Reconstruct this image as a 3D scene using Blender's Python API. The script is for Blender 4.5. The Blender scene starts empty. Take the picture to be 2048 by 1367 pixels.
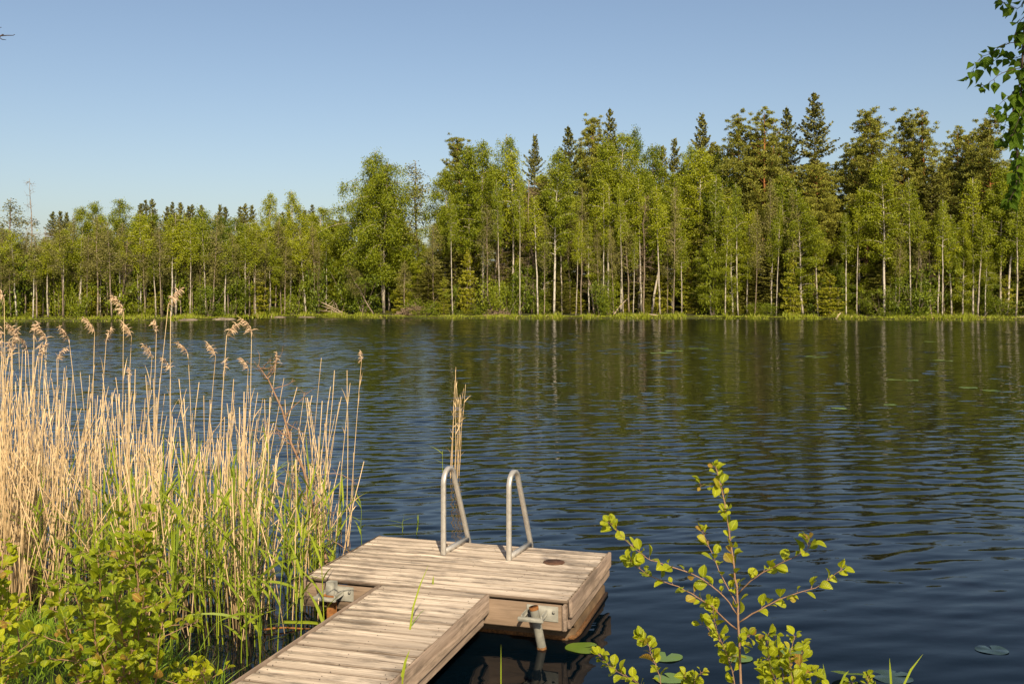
import bpy, math, random
import numpy as np
from mathutils import Vector, Matrix

# ------------------------------------------------------------------ camera, sky, sun
SC = bpy.context.scene
F, CX, HY = 2000.0, 1024.0, 590.0          # focal length and horizon in pixels of the 2048 px wide photo
HW = 2.42                                  # eye height above the water
DZ = 0.32                                  # deck height above the water
cam_d = bpy.data.cameras.new('camera')
cam_d.sensor_width = 36.0
cam_d.lens = 36.0 * F / 2048.0
cam_d.shift_y = (HY - 683.5) / 2048.0
cam_d.clip_start = 0.05
cam_d.clip_end = 6000.0
cam = bpy.data.objects.new('camera', cam_d)
cam.location = (0, 0, HW)
cam.rotation_euler = (math.radians(90), 0, 0)
SC.collection.objects.link(cam)
SC.camera = cam

ELEV = math.radians(36.0)
AZ = math.radians(170.4)                   # clockwise from +Y: behind the camera, a little to the right
world = bpy.data.worlds.new('World')
SC.world = world
world.use_nodes = True
wn = world.node_tree.nodes
wn.clear()
sky = wn.new('ShaderNodeTexSky')
sky.sky_type = 'NISHITA'
sky.sun_disc = False
sky.sun_elevation = ELEV
sky.sun_rotation = AZ
sky.altitude = 100.0
sky.air_density = 1.0
sky.dust_density = 1.9
sky.ozone_density = 0.6
bg = wn.new('ShaderNodeBackground')
bg.inputs['Strength'].default_value = 0.087
wo = wn.new('ShaderNodeOutputWorld')
gain = wn.new('ShaderNodeMix')            # white balance of the sky
gain.data_type, gain.blend_type = 'RGBA', 'MULTIPLY'
gain.inputs[0].default_value = 1.0
gain.inputs[7].default_value = (1.0, 0.985, 0.99, 1)
world.node_tree.links.new(sky.outputs[0], gain.inputs[6])
world.node_tree.links.new(gain.outputs[2], bg.inputs['Color'])
world.node_tree.links.new(bg.outputs[0], wo.inputs['Surface'])

sun_d = bpy.data.lights.new('sun', 'SUN')
sun_d.energy = 5.0
sun_d.angle = math.radians(0.5)
sun_d.color = (1.0, 0.85, 0.62)
sun = bpy.data.objects.new('sun', sun_d)
SV = Vector((math.sin(AZ) * math.cos(ELEV), math.cos(AZ) * math.cos(ELEV), math.sin(ELEV)))
sun.rotation_euler = SV.to_track_quat('Z', 'Y').to_euler()
sun.location = SV * 50
SC.collection.objects.link(sun)

SC.view_settings.view_transform = 'Standard'
SC.view_settings.look = 'None'
SC.view_settings.exposure = 0.5
SC.view_settings.gamma = 1.0
SC.cycles.max_bounces = 6
SC.cycles.diffuse_bounces = 3
SC.cycles.glossy_bounces = 3
SC.cycles.transmission_bounces = 3
SC.cycles.sample_clamp_indirect = 4.0

# ------------------------------------------------------------------ helpers
COL = SC.collection
rng = np.random.default_rng(7)


def at(px, py, D):                          # a point of the photo at a known distance
    return np.array([(px - CX) / F * D, D, HW - (py - HY) / F * D])


def onz(px, py, z=0.0):                     # a point of the photo on a level plane
    D = (HW - z) * F / (py - HY)
    return np.array([(px - CX) / F * D, D, z])


def norm(v):
    return v / np.maximum(np.linalg.norm(v, axis=-1, keepdims=True), 1e-9)


class MB:
    """collects pieces of ONE mesh; each vertex carries rnd, lu, lv"""
    def __init__(self):
        self.v, self.f, self.a, self.n = [], [], [], 0
        self.mi, self.m0 = {}, 0          # material slot of each face block

    def add(self, v, f, rnd=0.5, lu=None, lv=None):
        v = np.asarray(v, float)
        f = np.asarray(f, int)
        n = len(v)
        a = np.zeros((n, 3))
        a[:, 0] = rnd
        if lu is not None: a[:, 1] = lu
        if lv is not None: a[:, 2] = lv
        self.v.append(v)
        self.mi[len(self.f)] = self.m0
        self.f.append(f + self.n)
        self.a.append(a)
        self.n += n

    def tube(self, pts, r, sides=6, rnd=0.5, cap=True):
        pts = np.asarray(pts, float)
        k = len(pts)
        r = np.broadcast_to(np.asarray(r, float), (k,))
        t = norm(np.gradient(pts, axis=0))
        ref = np.array([1.0, 0, 0]) if abs(t[0][0]) < 0.8 else np.array([0, 1.0, 0])
        u = norm(np.cross(t[0], ref))
        ring, ang = [], np.arange(sides) / sides * 2 * math.pi
        for i in range(k):
            u = norm(u - t[i] * np.dot(u, t[i]))
            w = np.cross(t[i], u)
            ring.append(pts[i] + r[i] * (np.cos(ang)[:, None] * u + np.sin(ang)[:, None] * w))
        V = np.concatenate(ring)
        i, j = np.meshgrid(np.arange(k - 1), np.arange(sides), indexing='ij')
        a = i * sides + j
        b = i * sides + (j + 1) % sides
        Fq = np.stack([a, b, b + sides, a + sides], -1).reshape(-1, 4)
        lv = np.repeat(np.linspace(0, 1, k), sides)
        if cap:
            V = np.concatenate([V, pts[:1], pts[-1:]])
            lv = np.concatenate([lv, [0, 1]])
        n0 = self.n
        self.add(V, Fq, rnd, None, lv)
        if cap:
            jj = np.arange(sides)
            e = (k - 1) * sides
            self.mi[len(self.f)] = self.mi[len(self.f) + 1] = self.m0
            self.f.append(np.stack([(jj + 1) % sides, jj, np.full(sides, k * sides)], -1) + n0)
            self.f.append(np.stack([e + jj, e + (jj + 1) % sides, np.full(sides, k * sides + 1)], -1) + n0)

    def box(self, lo, hi, rnd=0.5, bev=0.0):
        lo = np.asarray(lo, float)
        hi = np.asarray(hi, float)
        if bev <= 0:
            V = [[(lo, hi)[a][0], (lo, hi)[b][1], (lo, hi)[c][2]] for c in (0, 1) for b in (0, 1) for a in (0, 1)]
            self.add(V, [[0, 2, 3, 1], [4, 5, 7, 6], [0, 1, 5, 4], [2, 6, 7, 3], [0, 4, 6, 2], [1, 3, 7, 5]], rnd)
            return
        V, idx = [], {}
        for c in (0, 1):
            for b in (0, 1):
                for a in (0, 1):
                    p = np.array([(lo, hi)[a][0], (lo, hi)[b][1], (lo, hi)[c][2]])
                    s = np.array([1 - 2 * a, 1 - 2 * b, 1 - 2 * c]) * bev
                    for k in range(3):
                        q = p + s
                        q[k] = p[k]
                        idx[(a, b, c, k)] = len(V)
                        V.append(q)
        g = lambda a, b, c, k: idx[(a, b, c, k)]
        Q = [[g(0, 0, 0, 2), g(0, 1, 0, 2), g(1, 1, 0, 2), g(1, 0, 0, 2)], [g(0, 0, 1, 2), g(1, 0, 1, 2), g(1, 1, 1, 2), g(0, 1, 1, 2)],
             [g(0, 0, 0, 1), g(1, 0, 0, 1), g(1, 0, 1, 1), g(0, 0, 1, 1)], [g(0, 1, 0, 1), g(0, 1, 1, 1), g(1, 1, 1, 1), g(1, 1, 0, 1)],
             [g(0, 0, 0, 0), g(0, 0, 1, 0), g(0, 1, 1, 0), g(0, 1, 0, 0)], [g(1, 0, 0, 0), g(1, 1, 0, 0), g(1, 1, 1, 0), g(1, 0, 1, 0)]]
        for a in (0, 1):
            for b in (0, 1):
                Q += [[g(a, b, 0, 0), g(a, b, 1, 0), g(a, b, 1, 1), g(a, b, 0, 1)], [g(a, 0, b, 0), g(a, 1, b, 0), g(a, 1, b, 2), g(a, 0, b, 2)],
                      [g(0, a, b, 1), g(1, a, b, 1), g(1, a, b, 2), g(0, a, b, 2)]]
        n0 = self.n
        self.add(V, Q, rnd)
        T = [[g(a, b, c, 0), g(a, b, c, 1), g(a, b, c, 2)] for a in (0, 1) for b in (0, 1) for c in (0, 1)]
        self.f.append(np.array(T) + n0)

    def leaves(self, c, size, asp=0.6, up=0.0, bias=None):
        """rhombic leaf faces, one at each point of c"""
        n = len(c)
        a = rng.normal(size=(n, 3))
        if bias is not None: a = a * 0.6 + bias
        a = norm(a)
        nn = rng.normal(size=(n, 3))
        nn[:, 2] += up
        b = norm(np.cross(nn, a))
        s = (np.asarray(size) * rng.uniform(0.7, 1.3, n))[:, None] * 0.5
        V = np.stack([c - a * s, c + b * s * asp, c + a * s, c - b * s * asp], 1).reshape(-1, 3)
        self.add(V, np.arange(4 * n).reshape(n, 4), np.repeat(rng.random(n), 4))

    def mesh(self, name, mats, smooth=False):
        V = np.concatenate(self.v)
        A = np.concatenate(self.a)
        me = bpy.data.meshes.new(name)
        mi = [np.full(len(f), self.mi.get(k, self.m0 if False else 0)) for w in (4, 3) for k, f in enumerate(self.f) if f.shape[1] == w]
        q = [f for f in self.f if f.shape[1] == 4]
        t = [f for f in self.f if f.shape[1] == 3]
        q = np.concatenate(q) if q else np.zeros((0, 4), int)
        t = np.concatenate(t) if t else np.zeros((0, 3), int)
        loops = np.concatenate([q.ravel(), t.ravel()]).astype(np.int32)
        starts = np.concatenate([np.arange(len(q)) * 4, len(q) * 4 + np.arange(len(t)) * 3]).astype(np.int32)
        me.vertices.add(len(V))
        me.vertices.foreach_set('co', V.astype(np.float32).ravel())
        me.loops.add(len(loops))
        me.loops.foreach_set('vertex_index', loops)
        me.polygons.add(len(starts))
        me.polygons.foreach_set('loop_start', starts)
        for k, nm in enumerate(('rnd', 'lu', 'lv')):
            at_ = me.attributes.new(nm, 'FLOAT', 'POINT')
            at_.data.foreach_set('value', A[:, k].astype(np.float32))
        if any(self.mi.values()): me.polygons.foreach_set('material_index', np.concatenate(mi).astype(np.int32))
        me.update(calc_edges=True)
        me.validate()
        if smooth:
            me.polygons.foreach_set('use_smooth', np.ones(len(me.polygons), bool))
        for m in (mats if isinstance(mats, (list, tuple)) else [mats]):
            me.materials.append(m)
        return me


def link(name, me, parent=None, loc=(0, 0, 0), rot=(0, 0, 0), scale=(1, 1, 1)):
    o = bpy.data.objects.new(name, me)
    o.location, o.rotation_euler, o.scale = loc, rot, scale
    COL.objects.link(o)
    if parent is not None: o.parent = parent
    return o


def empty(name, loc=(0, 0, 0), rot=(0, 0, 0), scale=(1, 1, 1)):
    return link(name, None, None, loc, rot, scale)


def tag(o, label=None, cat=None, group=None, kind=None):
    if label: o['label'] = label
    if cat: o['category'] = cat
    if group: o['group'] = group
    if kind: o['kind'] = kind
    return o


# ------------------------------------------------------------------ materials
class NT:
    def __init__(self, name):
        self.m = bpy.data.materials.new(name)
        self.m.use_nodes = True
        self.t = self.m.node_tree
        self.t.nodes.clear()
        self.out = self.t.nodes.new('ShaderNodeOutputMaterial')

    def n(self, typ, ins=None, **props):
        nd = self.t.nodes.new(typ)
        for k, v in props.items(): setattr(nd, k, v)
        for k, v in (ins or {}).items(): self.set(nd.inputs[k], v)
        return nd

    def set(self, sock, v):
        if isinstance(v, bpy.types.NodeSocket):
            self.t.links.new(v, sock)
        elif isinstance(v, bpy.types.Node):
            self.t.links.new(v.outputs[0], sock)
        else:
            if sock.type == 'RGBA' and len(v) == 3: v = (*v, 1)
            sock.default_value = v

    def math(self, op, a, b=0.0, c=0.0, clamp=False):
        return self.n('ShaderNodeMath', {0: a, 1: b, 2: c}, operation=op, use_clamp=clamp).outputs[0]

    def mix(self, f, a, b, mode='MIX'):
        nd = self.n('ShaderNodeMix', data_type='RGBA', blend_type=mode)
        self.set(nd.inputs[0], f); self.set(nd.inputs[6], a); self.set(nd.inputs[7], b)
        return nd.outputs[2]

    def attr(self, nm):
        return self.n('ShaderNodeAttribute', attribute_name=nm).outputs['Fac']

    def coord(self, scale=(1, 1, 1), rot=(0, 0, 0), kind='Object'):
        tc = self.n('ShaderNodeTexCoord')
        return self.n('ShaderNodeMapping', {'Vector': tc.outputs[kind], 'Scale': scale, 'Rotation': rot}).outputs[0]

    def noise(self, vec, scale=1.0, detail=2.0, rough=0.5, dist=0.0):
        return self.n('ShaderNodeTexNoise', {'Vector': vec, 'Scale': scale, 'Detail': detail, 'Roughness': rough, 'Distortion': dist}).outputs['Fac']

    def ramp(self, f, lo, hi):
        return self.n('ShaderNodeMapRange', {0: f, 1: lo, 2: hi, 3: 0.0, 4: 1.0}).outputs[0]

    def bump(self, h, strength=0.3, dist=0.01):
        return self.n('ShaderNodeBump', {'Height': h, 'Strength': strength, 'Distance': dist}).outputs[0]

    def bsdf(self, color, rough=0.6, spec=0.3, metal=0.0, normal=None, **kw):
        ins = {'Base Color': color, 'Roughness': rough, 'Metallic': metal, 'Specular IOR Level': spec}
        if normal is not None: ins['Normal'] = normal
        ins.update(kw)
        return self.n('ShaderNodeBsdfPrincipled', ins).outputs[0]

    def done(self, sh):
        self.t.links.new(sh, self.out.inputs['Surface'])
        return self.m


def foliage(name, c1, c2, trans=0.3, tcol=None, spec=0.25, rough=0.5, veins=False, third=None):
    t = NT(name)
    oi = t.n('ShaderNodeObjectInfo')
    r = t.attr('rnd')
    f = t.math('ADD', t.math('MULTIPLY', r, 0.6), t.math('MULTIPLY', oi.outputs['Random'], 0.5), clamp=True)
    c = t.mix(f, c1, c2)
    if third is not None:
        c = t.mix(t.ramp(r, 0.9, 0.97), c, third)
    nrm = None
    if veins:
        lu, lv = t.attr('lu'), t.attr('lv')
        au = t.math('ABSOLUTE', lu)
        w = t.math('SINE', t.math('MULTIPLY', t.math('SUBTRACT', lv, t.math('MULTIPLY', au, 0.28)), 48.0))
        mid = t.math('SUBTRACT', 1.0, t.ramp(au, 0.02, 0.12))
        c = t.mix(t.math('MULTIPLY', t.ramp(w, 0.2, 1.0), 0.3), c, tuple(x * 0.45 for x in c1))
        c = t.mix(t.math('MULTIPLY', mid, 0.5), c, tuple(min(1, x * 1.5 + 0.05) for x in c2))
        nrm = t.bump(w, 0.5, 0.002)
    p = t.bsdf(c, rough, spec, normal=nrm)
    tr = t.n('ShaderNodeBsdfTranslucent', {'Color': t.mix(0.5, c, tcol or c2)})
    ms = t.n('ShaderNodeMixShader', {0: trans, 1: p, 2: tr})
    return t.done(ms.outputs[0])


def plain(name, c1, c2, scale=20.0, rough=0.7, spec=0.2, metal=0.0, bump=0.2, stretch=(1, 1, 1), dist=0.01):
    t = NT(name)
    nz = t.noise(t.coord(stretch), scale, 4.0, 0.6)
    rr = t.attr('rnd')
    f = t.math('ADD', t.ramp(nz, 0.3, 0.7), t.math('MULTIPLY', t.math('SUBTRACT', rr, 0.5), 0.5), clamp=True)
    return t.done(t.bsdf(t.mix(f, c1, c2), rough, spec, metal, t.bump(nz, bump, dist)))


def wood(name, axis, c_lo, c_hi, stain, edges=False):
    t = NT(name)
    st = {'x': (1.6, 38, 38), 'y': (38, 1.6, 38)}[axis]
    r = t.attr('rnd')
    tc = t.n('ShaderNodeTexCoord')
    off = t.n('ShaderNodeVectorMath', {0: tc.outputs['Object'], 1: t.n('ShaderNodeCombineXYZ', {0: t.math('MULTIPLY', r, 37.0), 1: t.math('MULTIPLY', r, 11.0), 2: t.math('MULTIPLY', r, 23.0)})}, operation='ADD').outputs[0]
    mp = lambda s: t.n('ShaderNodeMapping', {'Vector': off, 'Scale': s}).outputs[0]
    grain = t.noise(mp(st), 1.0, 5.0, 0.6, 0.6)
    fine = t.noise(mp(tuple(3 * s for s in st)), 1.0, 3.0, 0.6)
    ss = {'x': (3.0, 16, 16), 'y': (16, 3.0, 16)}[axis]
    blot = t.noise(mp(ss), 1.0, 6.0, 0.72)
    big = t.noise(t.coord((1, 1, 1)), 2.2, 3.0, 0.6)
    c = t.mix(t.ramp(grain, 0.3, 0.7), c_lo, c_hi)
    c = t.mix(t.math('MULTIPLY', r, 0.7), c, tuple(0.72 * x for x in c_lo))
    c = t.mix(t.math('MULTIPLY', t.ramp(fine, 0.5, 0.75), 0.35), c, tuple(0.38 * x for x in c_lo))
    m = t.math('MULTIPLY', t.ramp(t.math('ADD', blot, t.math('MULTIPLY', big, 0.45)), 0.70, 0.88), 0.85)
    c = t.mix(m, c, stain)
    light = t.ramp(t.noise(mp({'x': (7, 30, 30), 'y': (30, 7, 30)}[axis]), 1.0, 4.0, 0.7), 0.62, 0.74)
    c = t.mix(t.math('MULTIPLY', light, 0.35), c, tuple(min(1, 1.35 * x) for x in c_hi))
    rim = t.ramp(t.noise(mp({'x': (2.2, 60, 60), 'y': (60, 2.2, 60)}[axis]), 1.0, 3.0, 0.6), 0.56, 0.68)
    c = t.mix(t.math('MULTIPLY', rim, 0.45), c, tuple(0.42 * x for x in c_lo))
    knot = t.n('ShaderNodeTexVoronoi', {'Vector': mp({'x': (2.2, 9, 9), 'y': (9, 2.2, 9)}[axis]), 'Scale': 1.0}).outputs['Distance']
    c = t.mix(t.math('MULTIPLY', t.math('SUBTRACT', 1.0, t.ramp(knot, 0.05, 0.12)), 0.7), c, tuple(0.3 * x for x in c_lo))
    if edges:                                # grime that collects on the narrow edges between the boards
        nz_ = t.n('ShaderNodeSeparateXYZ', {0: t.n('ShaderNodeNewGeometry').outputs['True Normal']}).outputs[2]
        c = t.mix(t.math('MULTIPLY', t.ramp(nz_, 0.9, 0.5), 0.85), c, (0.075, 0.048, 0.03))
    h = t.math('ADD', grain, t.math('MULTIPLY', fine, 0.5))
    return t.done(t.bsdf(c, 0.75, 0.2, normal=t.bump(h, 0.5, 0.006)))


def bark(name, kind):
    t = NT(name)
    tc = t.n('ShaderNodeTexCoord')
    sep = t.n('ShaderNodeSeparateXYZ', {0: tc.outputs['Object']})
    oi = t.n('ShaderNodeObjectInfo')
    lv = t.attr('lv')
    if kind == 'birch':
        nz = t.noise(t.coord((3, 3, 2.2)), 1.0, 4.0, 0.7)
        low = t.ramp(sep.outputs[2], 2.5, 0.0)
        dark = t.ramp(t.math('ADD', nz, t.math('MULTIPLY', low, 0.12)), 0.50, 0.62)
        c = t.mix(t.math('MULTIPLY', oi.outputs['Random'], 0.7), (0.52, 0.47, 0.39), (0.30, 0.245, 0.18))
        c = t.mix(t.math('MULTIPLY', dark, 0.75), c, (0.06, 0.05, 0.04))
    elif kind == 'pine':
        nz = t.noise(t.coord((4, 4, 1.5)), 1.0, 4.0, 0.7)
        c = t.mix(t.ramp(sep.outputs[2], 5.0, 10.0), (0.13, 0.085, 0.06), (0.36, 0.15, 0.05))
        c = t.mix(t.ramp(nz, 0.4, 0.7), c, (0.05, 0.03, 0.02))
    else:
        nz = t.noise(t.coord((4, 4, 2)), 1.0, 4.0, 0.7)
        c = t.mix(oi.outputs['Random'], (0.20, 0.155, 0.11), (0.33, 0.26, 0.19))
        c = t.mix(t.ramp(nz, 0.4, 0.7), c, (0.08, 0.06, 0.045))
    return t.done(t.bsdf(c, 0.85, 0.1, normal=t.bump(nz, 0.4, 0.05)))


def water_mat():
    t = NT('lake_water')
    geo = t.n('ShaderNodeNewGeometry')
    pos = geo.outputs['Position']
    eps = 0.008
    layers = [((4.5, 9.0, 1), 14, 0.0028, 1.0), ((11.0, 19.0, 1), 2, 0.0007, 0.5)]
    sy = t.n('ShaderNodeSeparateXYZ', {0: pos}).outputs[1]
    amp = t.n('ShaderNodeMapRange', {0: sy, 1: 6.0, 2: 16.0, 3: 0.25, 4: 1.0}).outputs[0]
    amp = t.math('MULTIPLY', amp, t.n('ShaderNodeMapRange', {0: sy, 1: 25.0, 2: 90.0, 3: 1.0, 4: 4.5}).outputs[0])   # the sheltered bank is calmer than the middle

    def height(dx, dy):
        p = t.n('ShaderNodeVectorMath', {0: pos, 1: (dx, dy, 0.0)}, operation='ADD').outputs[0]
        h = None
        for sc, deg, a, det in layers:
            q = t.n('ShaderNodeMapping', {'Vector': p, 'Rotation': (0, 0, math.radians(-deg))}).outputs[0]
            q = t.n('ShaderNodeMapping', {'Vector': q, 'Scale': sc}).outputs[0]
            nz = t.math('MULTIPLY', t.noise(q, 1.0, det, 0.45, 0.35), a)
            h = nz if h is None else t.math('ADD', h, nz)
        return h
    h0, hx, hy = height(0, 0), height(eps, 0), height(0, eps)
    k = t.math('MULTIPLY', amp, -1.0 / eps)
    d = t.n('ShaderNodeCombineXYZ', {0: t.math('MULTIPLY', t.math('SUBTRACT', hx, h0), k), 1: t.math('MULTIPLY', t.math('SUBTRACT', hy, h0), k), 2: 0.0}).outputs[0]
    n = t.n('ShaderNodeVectorMath', {0: geo.outputs['Normal'], 1: d}, operation='ADD').outputs[0]
    n = t.n('ShaderNodeVectorMath', {0: n}, operation='NORMALIZE').outputs[0]
    return t.done(t.bsdf((0.0008, 0.0032, 0.0058), 0.02, 0.5, normal=n, IOR=1.2))


def ground_mat():
    t = NT('ground')
    geo = t.n('ShaderNodeNewGeometry')
    nz = t.noise(geo.outputs['Position'], 0.9, 6.0, 0.65)
    n2 = t.noise(geo.outputs['Position'], 7.0, 5.0, 0.7)
    c = t.mix(t.ramp(nz, 0.35, 0.65), (0.035, 0.032, 0.014), (0.06, 0.075, 0.018))
    c = t.mix(t.ramp(n2, 0.5, 0.75), c, (0.09, 0.065, 0.035))
    return t.done(t.bsdf(c, 0.9, 0.1, normal=t.bump(n2, 0.6, 0.05)))


M = {
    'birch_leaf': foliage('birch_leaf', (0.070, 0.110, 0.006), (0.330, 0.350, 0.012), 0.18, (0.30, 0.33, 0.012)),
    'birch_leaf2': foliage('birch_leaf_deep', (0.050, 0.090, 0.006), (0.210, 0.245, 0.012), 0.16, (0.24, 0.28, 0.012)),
    'thin_leaf': foliage('grey_green_leaf', (0.13, 0.13, 0.030), (0.24, 0.22, 0.055), 0.2, (0.22, 0.22, 0.04)),
    'pine_needle': foliage('pine_needle', (0.070, 0.090, 0.014), (0.320, 0.305, 0.036), 0.12, (0.25, 0.22, 0.03)),
    'spruce_needle': foliage('spruce_needle', (0.055, 0.066, 0.011), (0.215, 0.200, 0.026), 0.08, (0.14, 0.15, 0.02)),
    'young_spruce': foliage('young_spruce_needle', (0.15, 0.17, 0.010), (0.30, 0.28, 0.012), 0.15, (0.25, 0.26, 0.02)),
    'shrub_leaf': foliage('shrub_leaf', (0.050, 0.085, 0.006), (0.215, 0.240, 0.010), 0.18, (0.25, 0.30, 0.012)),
    'twig': plain('dead_twig', (0.16, 0.115, 0.07), (0.30, 0.22, 0.14), 8.0),
    'bleached': plain('bleached_wood', (0.30, 0.23, 0.15), (0.5, 0.40, 0.28), 8.0),
    'rock': plain('rock', (0.10, 0.08, 0.065), (0.25, 0.20, 0.15), 3.0, 0.85, 0.15, 0, 0.8, (1, 1, 1), 0.1),
    'shore_grass': foliage('shore_grass', (0.15, 0.20, 0.012), (0.30, 0.33, 0.025), 0.3, (0.32, 0.36, 0.04), third=(0.42, 0.32, 0.14)),
    'bank_grass': foliage('bank_grass', (0.09, 0.18, 0.014), (0.25, 0.36, 0.025), 0.35, (0.26, 0.36, 0.02)),
    'straw': plain('dry_straw', (0.36, 0.235, 0.11), (0.72, 0.53, 0.295), 14.0, 0.6, 0.25, 0, 0.1, (1, 1, 0.15)),
    'plume': plain('reed_plume', (0.40, 0.27, 0.16), (0.66, 0.48, 0.31), 30.0, 0.8, 0.1),
    'reed_leaf': foliage('reed_leaf', (0.12, 0.19, 0.015), (0.34, 0.40, 0.03), 0.35, (0.36, 0.44, 0.03)),
    'alder_leaf': foliage('alder_leaf', (0.140, 0.205, 0.006), (0.46, 0.475, 0.012), 0.38, (0.42, 0.46, 0.02), 0.35, 0.4, True, (0.36, 0.20, 0.04)),
    'alder_stem': plain('alder_stem', (0.20, 0.115, 0.065), (0.33, 0.20, 0.12), 30.0),
    'hang_leaf': foliage('hanging_birch_leaf', (0.045, 0.100, 0.006), (0.130, 0.210, 0.010), 0.45, (0.20, 0.30, 0.02), 0.12, 0.5, True),
    'hang_twig': plain('hanging_birch_twig', (0.05, 0.035, 0.025), (0.09, 0.06, 0.045), 30.0),
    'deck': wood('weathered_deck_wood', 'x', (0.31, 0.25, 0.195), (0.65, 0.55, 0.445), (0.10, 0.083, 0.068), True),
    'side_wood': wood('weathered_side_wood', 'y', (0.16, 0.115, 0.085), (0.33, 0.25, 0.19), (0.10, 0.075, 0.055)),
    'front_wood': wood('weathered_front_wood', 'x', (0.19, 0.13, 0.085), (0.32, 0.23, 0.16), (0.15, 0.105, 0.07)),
    'float': plain('rusty_float_steel', (0.055, 0.036, 0.020), (0.155, 0.098, 0.05), 6.0, 0.7, 0.3, 0, 0.3, (1, 1, 2.5)),
    'algae': plain('float_water_stain', (0.04, 0.022, 0.009), (0.22, 0.10, 0.03), 70.0, 0.7, 0.3, 0, 0.8),
    'alu': plain('brushed_aluminium', (0.40, 0.375, 0.335), (0.53, 0.495, 0.445), 22.0, 0.42, 0.5, 0.45, 0.05),
    'galv': plain('galvanised_steel', (0.16, 0.155, 0.13), (0.26, 0.25, 0.21), 14.0, 0.6, 0.3, 0.15, 0.1),
    'rust': plain('rust', (0.09, 0.035, 0.013), (0.30, 0.125, 0.035), 25.0, 0.85, 0.2, 0, 0.5),
    'rubber': plain('dark_rubber', (0.03, 0.022, 0.018), (0.06, 0.04, 0.03), 20.0),
    'dark_disc': plain('dark_wooden_disc', (0.07, 0.035, 0.022), (0.14, 0.075, 0.045), 30.0, 0.8, 0.15),
    'pad': foliage('lily_pad', (0.10, 0.17, 0.02), (0.20, 0.28, 0.03), 0.12, (0.25, 0.33, 0.03), 0.5, 0.28),
    'pad_dark': foliage('sunken_lily_pad', (0.014, 0.028, 0.012), (0.03, 0.05, 0.02), 0.05, (0.03, 0.06, 0.02), 0.5, 0.1),
    'water': water_mat(), 'ground': ground_mat(),
    'bark_birch': bark('birch_bark', 'birch'), 'bark_pine': bark('pine_bark', 'pine'), 'bark_grey': bark('grey_bark', 'grey'),
}

# ------------------------------------------------------------------ ground and water
SH = [(-900, 640), (0, 643), (200, 643), (380, 640), (430, 640), (560, 635), (660, 634), (720, 636), (860, 637), (1000, 637), (1400, 637), (1700, 639), (2048, 640), (3000, 641)]
SHX = np.array([onz(p, y)[0] for p, y in SH])
SHY = np.array([onz(p, y)[1] for p, y in SH])


def far_shore(x):
    return np.interp(x, SHX, SHY)


def near_shore(x):
    return np.interp(x, [-12, -3.7, -2.6, -2.0, -1.5, 0, 1.5, 12], [8.5, 7.2, 6.7, 6.15, 5.4, 4.9, 4.85, 4.7])


def gz(x, y):
    x, y = np.asarray(x, float), np.asarray(y, float)
    dn = near_shore(x) - y
    zn = np.where(dn > 0, np.minimum(0.04 + 0.22 * dn, 0.85), np.maximum(0.35 * dn, -1.8))
    df = y - far_shore(x)
    zf = np.where(df > 0, 0.16 + np.minimum(0.055 * df, 4.0) + np.minimum(np.maximum(df - 60, 0) * 0.02, 20), np.maximum(0.5 * df, -1.8))
    return np.where(y < 45, zn, zf)


def grid_axis(parts):
    return np.unique(np.round(np.concatenate([np.arange(a, b, s) for a, b, s in parts]), 3))


gx = grid_axis([(-1500, -150, 150), (-150, -10, 5), (-10, 10, 0.3), (10, 150, 5), (150, 1501, 150)])
gy = grid_axis([(-200, -10, 20), (-10, 0, 1), (0, 12, 0.22), (12, 90, 4), (90, 130, 0.6), (130, 260, 8), (260, 3000, 300)])
X, Y = np.meshgrid(gx, gy, indexing='ij')
Z = gz(X, Y)
bumpy = 0.05 * np.sin(X * 2.1 + 1.3 * np.sin(Y * 1.7)) * np.cos(Y * 2.7 + X)
Z = Z + np.where(Z > 0.05, bumpy, 0)
nx, ny = X.shape
i, j = np.meshgrid(np.arange(nx - 1), np.arange(ny - 1), indexing='ij')
a = i * ny + j
mb = MB()
mb.add(np.stack([X, Y, Z], -1).reshape(-1, 3), np.stack([a, a + ny, a + ny + 1, a + 1], -1).reshape(-1, 4))
tag(link('ground', mb.mesh('ground', M['ground'], True)), kind='structure')
# the lake: real ripples, finer towards the bank
ys = [2.0]
while ys[-1] < 126: ys.append(ys[-1] + 0.03 + 0.0013 * ys[-1])
ys = np.array(ys + [160.0])
ncol = 900
Y = np.repeat(ys[:, None], ncol, 1)
U = np.linspace(-1, 1, ncol)[None, :]
X = U * (0.60 * Y + 6)
wr = np.random.default_rng(11)
Z = np.zeros_like(X)
NW = 72
DYR = (0.03 + 0.0013 * Y)
for q in range(NW):
    lam = math.exp(wr.uniform(math.log(0.15), math.log(0.62)))
    th_ = math.radians(-90 + 12) + wr.normal(0, 0.30)      # ripples run towards the bank
    kx, ky = 2 * math.pi / lam * math.cos(th_), 2 * math.pi / lam * math.sin(th_)
    slope = 0.062 * math.sqrt(2 / NW) * (0.9 if lam < .25 else 1.1)
    Z += np.clip(lam / (2.0 * DYR) - 0.6, 0, 1) * slope * lam / (2 * math.pi) * np.cos(kx * X + ky * Y + wr.uniform(0, 6.283))
for q in range(30):                          # longer ripples of the open middle of the lake
    lam = math.exp(wr.uniform(math.log(0.5), math.log(1.7)))
    th_ = math.radians(-90 + 10) + wr.normal(0, 0.32)
    kx, ky = 2 * math.pi / lam * math.cos(th_), 2 * math.pi / lam * math.sin(th_)
    slope = 0.048 * math.sqrt(2 / 30)
    Z += np.clip((Y - 16) / 35, 0, 1) * np.clip(lam / (2.0 * DYR) - 0.6, 0, 1) * slope * lam / (2 * math.pi) * np.cos(kx * X + ky * Y + wr.uniform(0, 6.283))
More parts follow.
